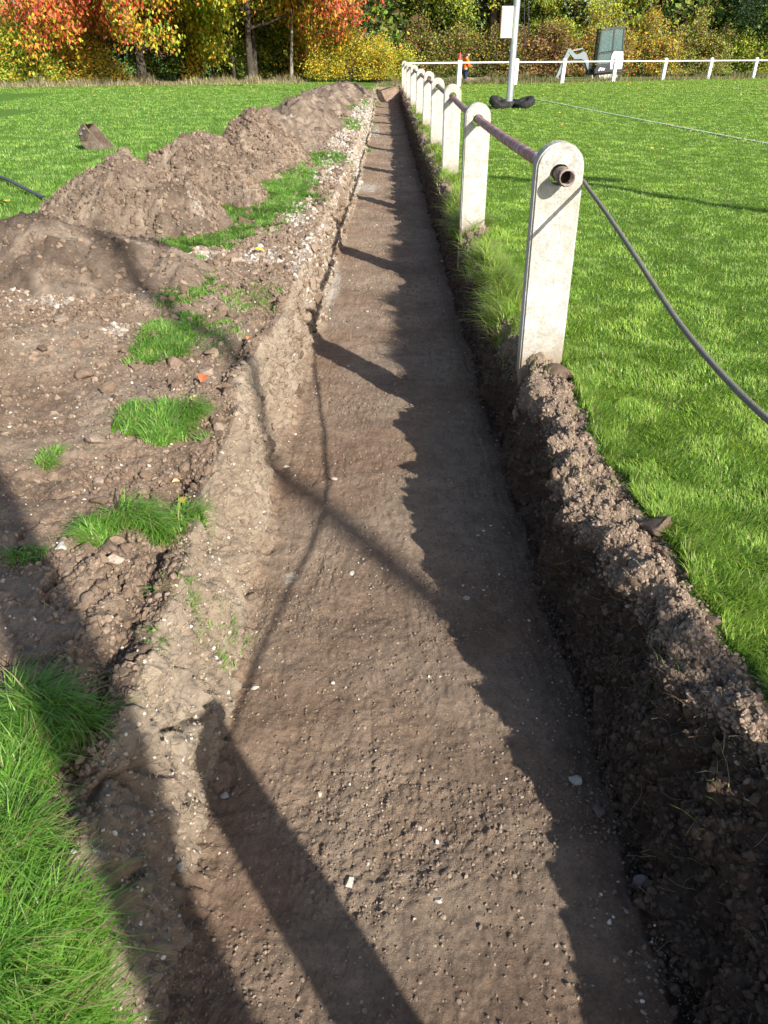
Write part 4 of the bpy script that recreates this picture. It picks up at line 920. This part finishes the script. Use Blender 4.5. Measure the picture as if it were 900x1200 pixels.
def branch_system(base, h, spread, n, r, r0, lean=(0, 0), start=.25, up=.5, depth=2):
    """returns tubes and end points"""
    T, ends = [], []
    top = np.array([lean[0], lean[1], h]); trunk = [np.array([0, 0, -.3]), np.array([0, 0, .25])]
    for i in range(1, 7): t = i / 6; trunk.append(np.array([top[0] * t + r.normal(0, .05) * h * .1, top[1] * t + r.normal(0, .05) * h * .1, h * t]))
    tr = np.array(trunk); T.append((tr, np.linspace(1, .18, len(tr)) * r0 * np.array([1.35, 1.1] + [1] * 6)))
    def grow(p0, dirv, L, rad, d):
        pts = [p0]; p = p0.copy(); dv = dirv / np.linalg.norm(dirv)
        for i in range(5):
            dv = dv + r.normal(0, .16, 3) + np.array([0, 0, .04 if d > 0 else -.10]); dv /= np.linalg.norm(dv); p = p + dv * L / 5; pts.append(p.copy())
            if i >= 1: ends.append(p.copy())
            if d > 0 and i >= 1:
                for _ in range(2):
                    sd = dv + r.normal(0, .75, 3); grow(p, sd, L * .5, rad * .45, d - 1)
        T.append((np.array(pts), np.linspace(1, .3, 6) * rad))
    for i in range(n):
        t = start + (1 - start) * (i + r.random()) / n; k = t * (len(tr) - 2) + 1; k0 = int(min(k, len(tr) - 2)); p0 = tr[k0] * (1 - (k - k0)) + tr[k0 + 1] * (k - k0)
        a = i * 2.4 + r.normal(0, .4); dv = np.array([math.cos(a), math.sin(a), up + r.normal(0, .15)]); grow(p0, dv, spread * (1 - .35 * t), r0 * (.42 - .22 * t), depth - 1)
    return T, np.array(ends)
RED, PINK, ORG, YEL, YG, GRN, DK = [np.array(c) for c in ((.60, .085, .045), (.72, .20, .14), (.66, .25, .05), (.66, .44, .04), (.46, .50, .06), (.18, .30, .04), (.035, .075, .018))]
def pick(r, n, pal, w):
    w = np.array(w, float); w /= w.sum(); return np.array(pal)[r.choice(len(pal), n, p=w)]
def tree(name, label, cat, px, t, h, spread, nb, r0, nleaf, size, palf, seed, lean=(0, 0), sig=(.32, .32, .26), start=.25, up=.35, trunkmat=None, group=None, z0=.1, yoff=0, droop=.5, depth=2, dens=1):
    r = np.random.default_rng(seed); x, y, _ = pt(px, t, z0); th = thing(name, label, cat, (x, y + yoff, z0), 0, group)
    T, ends = branch_system(None, h, spread, nb, r, r0, lean, start, up, depth)
    tubes('trunk', T, trunkmat or M_bark, th, 7)
    if nleaf: 
        o = leaves('crown', ends, nleaf, sig, size, lambda p, c, rr_: palf(p, c, rr_), th, seed=seed, droop=droop); 
    return th
def cherry(p, c, r):
    n = len(p); x = c[:, 0] + r.normal(0, .9, n); z = c[:, 2] + r.normal(0, .5, n)
    redm = 1 / (1 + np.exp(-(z * 1.3 - 2.6 - (x + .5) * .9))); redm = np.where(x > 1.2, redm * .12, 1 / (1 + np.exp(-(z - 2.3) * 1.6)))
    a = pick(r, n, [RED, PINK, ORG], [.9, 1.2, .6]); b = pick(r, n, [YEL, ORG, YG, GRN], [1.0, .7, .6, .25]); g = pick(r, n, [GRN, YG, YEL], [1, 1.3, 1.0])
    m = r.random(n) < redm * .85; o = np.where(m[:, None], a, b); gm = (x > 1.2) & (~m); o = np.where(gm[:, None], g, o); return o
tree('cherry_tree', 'autumn cherry tree with red, orange and yellow leaves drooping over a dark trunk', 'tree', 168, 38.5, 6.4, 6.6, 19, .30, 80000, .18, cherry, 21, start=.18, up=.16, sig=(.36, .36, .32), droop=1.0)
def cherry2(p, c, r):
    n = len(p); x = c[:, 0] + r.normal(0, .5, n); m = r.random(n) < 1 / (1 + np.exp(-(x - 4.1) * 2.2)); m2 = r.random(n) < .6
    return np.where(m[:, None], pick(r, n, [RED, PINK, ORG], [1.2, 1.1, .5]), np.where(m2[:, None], pick(r, n, [YEL, ORG], [1, 1]), pick(r, n, [YG, GRN, YEL], [1, .5, 1])))
tree('cherry_tree', 'autumn cherry tree with orange leaves and a bright red right side, behind the heaps', 'tree', 296, 40, 6.6, 7.2, 18, .26, 60000, .18, cherry2, 22, start=.36, up=.22, sig=(.36, .36, .30), droop=1.0)
for k, (px, t, h, r0, lab) in enumerate([(276, 41.0, 6, .15, 'dark leaning bare trunk left of the grey trunk'), (342, 41.5, 6.5, .12, 'slim pale grey tree trunk right of the dark trunks'), (252, 42, 5.5, .10, 'thin dark leaning tree left of the twin trunks'), (300, 41.6, 6.5, .17, 'dark ivy-clad tree trunk right beside the grey trunk')]):
    tree('slender_tree', lab, 'tree', px, t, h, 2.4, 7, r0, 5000, .15, lambda p, c, r: pick(r, len(p), [YG, YEL, GRN, ORG], [1, 1, .8, .5]), 30 + k, lean=((-.5, .35, -.7, .1)[k], 0), start=.5, up=.4, trunkmat=M_palebark if k == 1 else M_bark, group='slender trees behind the left field')

def shrub(name, label, cat, px, t, w, h, n, size, pal, wts, seed, d=1.0, z0=.1, group=None, stems=14, droop=.3, dome=.5, outl=.35):
    r = np.random.default_rng(seed); x, y, _ = pt(px, t, z0); th = thing(name, label, cat, (x, y, z0), 0, group)
    m = max(14, int(w * h * 10)); c = np.stack([r.uniform(-w / 2, w / 2, m), r.uniform(-d / 2, d / 2, m), r.random(m) ** .8], -1)
    lim = h * (1 - dome * (np.abs(c[:, 0]) / (w / 2)) ** 2.5) * (1 + .22 * np.sin(c[:, 0] * 2.3 + seed) + .12 * r.normal(0, 1, m)); c[:, 2] = c[:, 2] * lim
    leaves('foliage', c, n, (outl * .8, outl * .8, outl * .65), size, lambda p, c_, rr_: pick(rr_, len(p), pal, wts) * (1 + .25 * np.sin(c_[:, :1] * 5 + c_[:, 2:3] * 7)), th, seed=seed, droop=droop)
    T = []
    for i in range(stems):
        b = np.array([r.uniform(-w * .45, w * .45), r.uniform(-d / 3, d / 3), -.1]); e = b + np.array([r.normal(0, .35), r.normal(0, .2), h * r.uniform(.6, 1.0) * (1 - dome * (abs(b[0]) / (w / 2)) ** 2)]); mm = (b + e) / 2 + r.normal(0, .12, 3); T.append((smooth_path([b, mm, e], 2), np.linspace(.03, .008, 9 if False else len(smooth_path([b, mm, e], 2)))))
    tubes('stems', T, M_bark, th, 5); return th
BR, RB_, TAN = np.array((.16, .085, .05)), np.array((.30, .13, .06)), np.array((.33, .24, .12)); LG = np.array((.32, .42, .07)); OL = np.array((.22, .25, .07))
shrub('shrub', 'yellow green leafy shrub at the left margin under the red leaves', 'shrub', 25, 36.5, 3.6, 2.6, 11000, .13, [YG, LG, YEL, GRN, ORG], [1.2, 1, .5, .6, .15], 51)
shrub('shrub', 'loose yellow orange bush in front of the first cherry tree', 'shrub', 105, 38, 3.4, 1.9, 6500, .12, [YEL, YG, ORG, OL], [1, 1, .5, .8], 52)
shrub('yellow_bush', 'bright yellow bush with fine leaves at the far end of the heaps', 'bush', 412, 41.5, 4.1, 2.35, 17000, .10, [YEL, YG, OL, GRN], [1.8, 1.1, .6, .4], 53, stems=24)
shrub('green_bush', 'yellow green bush behind the far end of the trench', 'bush', 455, 43.5, 2.6, 1.9, 8000, .12, [YG, GRN, YEL, RB_], [1.2, 1.0, .8, .3], 54)
for k, (px, t, w, h, pal, wt_, lab) in enumerate([
    (505, 48, 4.2, 2.6, [BR, RB_, OL, GRN, YG], [1, .8, 1, .6, .4], 'dark brown and green hedge shrub behind the corner of the fence'),
    (565, 49, 4.2, 2.4, [BR, OL, GRN, YEL], [1.2, 1, .7, .4], 'dark brown hedge shrub behind the worker'),
    (625, 49, 4.4, 2.5, [BR, RB_, TAN, OL, YEL], [1.4, .9, .6, .8, .35], 'red brown hedge shrub right of the floodlight pole'),
    (690, 50, 4.4, 2.7, [RB_, TAN, OL, YG, ORG], [.8, 1, 1, .7, .5], 'mixed brown and olive hedge shrub behind the digger'),
    (750, 50.5, 4.2, 3.0, [YG, TAN, OL, ORG, YEL], [.9, .8, 1, .6, .5], 'olive hedge shrub with orange tints right of the digger'),
    (805, 51.5, 4.4, 3.0, [TAN, OL, YG, RB_, LG], [1, 1, .8, .5, .6], 'tall tan and olive hedge shrub behind the far fence'),
    (860, 52.5, 4.4, 2.5, [LG, YG, OL, GRN, YEL], [1.2, 1, .7, .6, .3], 'light green hedge shrub near the right margin'),
    (915, 53, 4.2, 2.2, [RB_, TAN, OL, YG], [1, 1, .8, .5], 'brown hedge shrub at the right margin')]):
    shrub('hedge_shrub', lab, 'hedge', px, t, w, h, 11500, .135, pal, wt_, 60 + k, d=1.6, dome=.25, stems=18, group='hedge shrubs behind the far fence')
shrub('dark_shrub', 'dark shaded shrub under the cherry trees', 'shrub', 225, 43, 6.5, 2.6, 15000, .15, [DK, OL, GRN, YG], [.5, 1.2, .8, 1.0], 80, d=1.5, dome=.1)
shrub('dark_shrub', 'dark olive undergrowth behind the slender trunks', 'shrub', 320, 44.5, 5.5, 3.4, 14000, .15, [DK, OL, GRN, YEL, YG], [.5, 1.2, .8, .5, .8], 81, d=1.5, dome=.1)
gy = lambda p, c, r: pick(r, len(p), [YG, LG, YEL, GRN, OL], [1.3, 1, .6, .8, .6])
gd = lambda p, c, r: pick(r, len(p), [GRN, OL, YG, DK], [1.2, 1, .8, .5])
tree('green_tree', 'green tree with loose yellowing leaves above the corner of the fence', 'tree', 490, 50, 8, 4.6, 13, .24, 26000, .17, lambda p, c, r: pick(r, len(p), [GRN, YG, LG, YEL, OL], [1.2, 1, 1, .3, .6]), 91, start=.25, up=.3)
tree('broad_tree', 'tree with a thick dark trunk behind the worker and yellow green leaves', 'tree', 574, 51.5, 8.5, 5.2, 14, .42, 30000, .17, gy, 92, start=.30, up=.25)
tree('green_tree', 'yellow green tree behind the digger arm', 'tree', 665, 53, 7.5, 4.6, 13, .22, 30000, .17, lambda p, c, r: pick(r, len(p), [YG, LG, YEL, OL], [1.4, 1.1, .5, .8]), 93, start=.22, up=.25)
tree('orange_tree', 'small tree with orange leaves above the digger cab', 'tree', 742, 54.5, 4.6, 2.4, 8, .12, 8000, .15, lambda p, c, r: pick(r, len(p), [ORG, YEL, TAN, RB_], [1, .8, .8, .4]), 94, start=.3, up=.3)
tree('bare_tree', 'leafless tree with pale spreading branches right of the digger', 'tree', 768, 54, 6.5, 3.6, 9, .16, 700, .12, gy, 95, start=.25, up=.8, trunkmat=M_palebark)
tree('golden_tree', 'golden yellow tree between the bare tree and the dark evergreen', 'tree', 800, 56, 5.2, 2.3, 8, .14, 9000, .16, lambda p, c, r: pick(r, len(p), [YEL, ORG, YG], [1.4, .8, .4]), 96, start=.35, up=.4)
tree('evergreen_tree', 'large very dark evergreen tree at the top right', 'tree', 868, 54, 8.5, 5.0, 15, .32, 40000, .16, lambda p, c, r: pick(r, len(p), [DK, np.array((.02, .05, .022)), np.array((.06, .12, .04))], [1.2, 1, .35]), 97, start=.24, up=.12, sig=(.36, .36, .32))
tree('evergreen_tree', 'dark tree beyond the right margin', 'tree', 945, 55, 8.5, 4.6, 12, .30, 18000, .18, lambda p, c, r: pick(r, len(p), [DK, GRN, OL], [1.2, .6, .5]), 98, start=.24, up=.12)
# far dense wood that closes the view
n = 130000; r = np.random.default_rng(5); m = 900
cx = r.uniform(-42, 50, m); cy = 60 + r.uniform(0, 4, m) + np.where(cx < 0, -8, 0); cz = r.uniform(.2, 1, m) * (5.2 + 1.6 * np.sin(cx * .35) + .8 * np.sin(cx * 1.1))
gap = np.exp(-((cx - 15.8) / 1.6) ** 2); cz = cz * (1 - .35 * gap)
wood = leaves('far_wood', np.stack([cx, cy, cz], -1), n, (.75, .6, .6), .36, lambda p, c, r_: pick(r_, len(p), [DK, OL, GRN, BR, YG], [1.5, 1.1, .9, .5, .35]), seed=55)
tag(wood, 'dark dense wood closing the view behind the trees', 'wood', kind='stuff')
# house glimpsed at the right margin
hx_, hy_, _ = pt(893, 54.0, 1); hs_ = thing('house', 'pale grey house glimpsed between the dark branches at the right margin', 'house', (hx_ + 2.2, 66, 0), 0)
bm = bmesh.new(); box(bm, (0, 0, 1.6), (7, 5, 4.0)); obj('wall', bm, simple('pale_render', (.5, .52, .55), .8), hs_)
bm = bmesh.new(); prism(bm, [(-3.8, 3.6), (3.8, 3.6), (2.6, 5.6), (-2.6, 5.6)], -2.8, 2.8); obj('roof', bm, simple('slate_roof', (.10, .10, .115), .7), hs_)
bm = bmesh.new(); box(bm, (-2.0, -2.51, 2.2), (1.2, .06, 1.1)); w_ = obj('window', bm, M_cabp, hs_); bm = bmesh.new(); box(bm, (-2.0, -2.55, 1.6), (1.4, .1, .08)); obj('sill', bm, M_white, w_)
# pale dry fringe grass along the back of the left field and the brushy strip behind the far fence
def fringe(name, pts, n, hgt, spread, label, pal, seed, w=.018):
    r = np.random.default_rng(seed); p = np.array(pts, float); k = r.random(n) * (len(p) - 1); i = k.astype(int); u = (k - i)[:, None]; b = p[i] * (1 - u) + p[np.minimum(i + 1, len(p) - 1)] * u
    b = b + r.normal(0, 1, (n, 2)) * spread; cl = .45 + .9 * np.clip(fbm(b[:, 0] * .7, b[:, 1] * .7, 3, seed) + .25, 0, 1); z = rise(b[:, 1]) - .02
    col = np.array(pal)[r.integers(0, len(pal), n)] * r.uniform(.75, 1.2, (n, 1))
    co, f, cc = blades(np.stack([b[:, 0], b[:, 1], z], -1), hgt * cl * r.uniform(.5, 1.3, n), np.full(n, w) * r.uniform(.6, 1.3, n), r.uniform(.1, .9, n), r.uniform(0, 6.28, n), col, 1)
    tag(mesh_np(name, co, f, M_grass, cols=cc), label, 'grass', kind='stuff')
STR = [(.50, .42, .26), (.40, .33, .20), (.58, .50, .34), (.22, .26, .08)]
A1 = pt(-40, 34.5, 0); A2 = pt(180, 37.5, 0); A3 = pt(345, 40, 0)
fringe('dry_long_grass', [A1[:2], A2[:2], A3[:2]], 12000, .45, (.35, .35), 'tall pale dry grass along the back of the left field', STR, 1001)
fringe('verge_weeds', [(.5, 43), (4, 45), (9.6, 47.3), (23, 55), (30, 59)], 16000, .40, (.3, .7), 'brown and green weeds along the foot of the far hedge', [(.20, .22, .06), (.30, .22, .12), (.38, .30, .18), (.12, .18, .04)], 1002, .022)
for k, (px, t, sx, h, lab) in enumerate([(568, 41, .9, .32, 'low brown soil heap behind the far fence, left of the floodlight pole'), (602, 42.5, .8, .26, 'low brown soil heap behind the far fence near the pole'), (540, 44, 1.1, .26, 'low brown soil heap in front of the worker')]):
    x, y, _ = pt(px, t, .1); n1 = 50; gx, gy_ = np.meshgrid(np.linspace(-1.2, 1.2, n1), np.linspace(-1.2, 1.2, n1)); rr2 = np.sqrt(gx ** 2 + gy_ ** 2)
    z = h * (1.05 - np.sqrt(rr2 ** 2 + .02) * (1 + .15 * per(gx * 2 + k, gy_ * 2, 5))) + .04 * fbm(gx * 5, gy_ * 5, 3, 6 + k)
    o = mesh_np('soil_heap', np.stack([gx * sx, gy_ * sx, np.maximum(z, -.25)], -1).reshape(-1, 3), gridfaces(n1, n1), M_heap, smooth=True, attrs={'chalk': np.zeros(n1 * n1), 'dry': np.full(n1 * n1, .45), 'red': np.full(n1 * n1, .2)})
    o.location = (x, y, .12); tag(o, lab, 'soil heap', 'low soil heaps behind the far fence')
# ------------------------------------------------------------------ light
AZ = (-.574, .819); EL = math.radians(29)
L = bpy.data.lights.new('sun', 'SUN'); L.energy = 5.0; L.angle = math.radians(.53); L.color = (1, .945, .86); lo = bpy.data.objects.new('sun', L); C.objects.link(lo)
d = Vector((AZ[0] * math.cos(EL), AZ[1] * math.cos(EL), -math.sin(EL))); lo.rotation_euler = d.to_track_quat('-Z', 'Y').to_euler(); lo.location = (20, -28, 20)
W = bpy.data.worlds.new('World'); S.world = W; W.use_nodes = True; wn = W.node_tree; bg = wn.nodes['Background']
sk = wn.nodes.new('ShaderNodeTexSky'); sk.sky_type = 'NISHITA'; sk.sun_disc = False; sk.sun_elevation = EL; sk.sun_rotation = math.atan2(-AZ[0], -AZ[1]) % (2 * PI); sk.dust_density = 1.5; sk.altitude = 50
wn.links.new(sk.outputs[0], bg.inputs[0]); bg.inputs[1].default_value = .108
S.view_settings.view_transform = 'Standard'; S.view_settings.look = 'None'; S.view_settings.gamma = 1; S.view_settings.exposure = .86
S.view_settings.use_curve_mapping = False
S.cycles.max_bounces = 5; S.cycles.diffuse_bounces = 3; S.cycles.transparent_max_bounces = 8
S.cycles.use_denoising = True
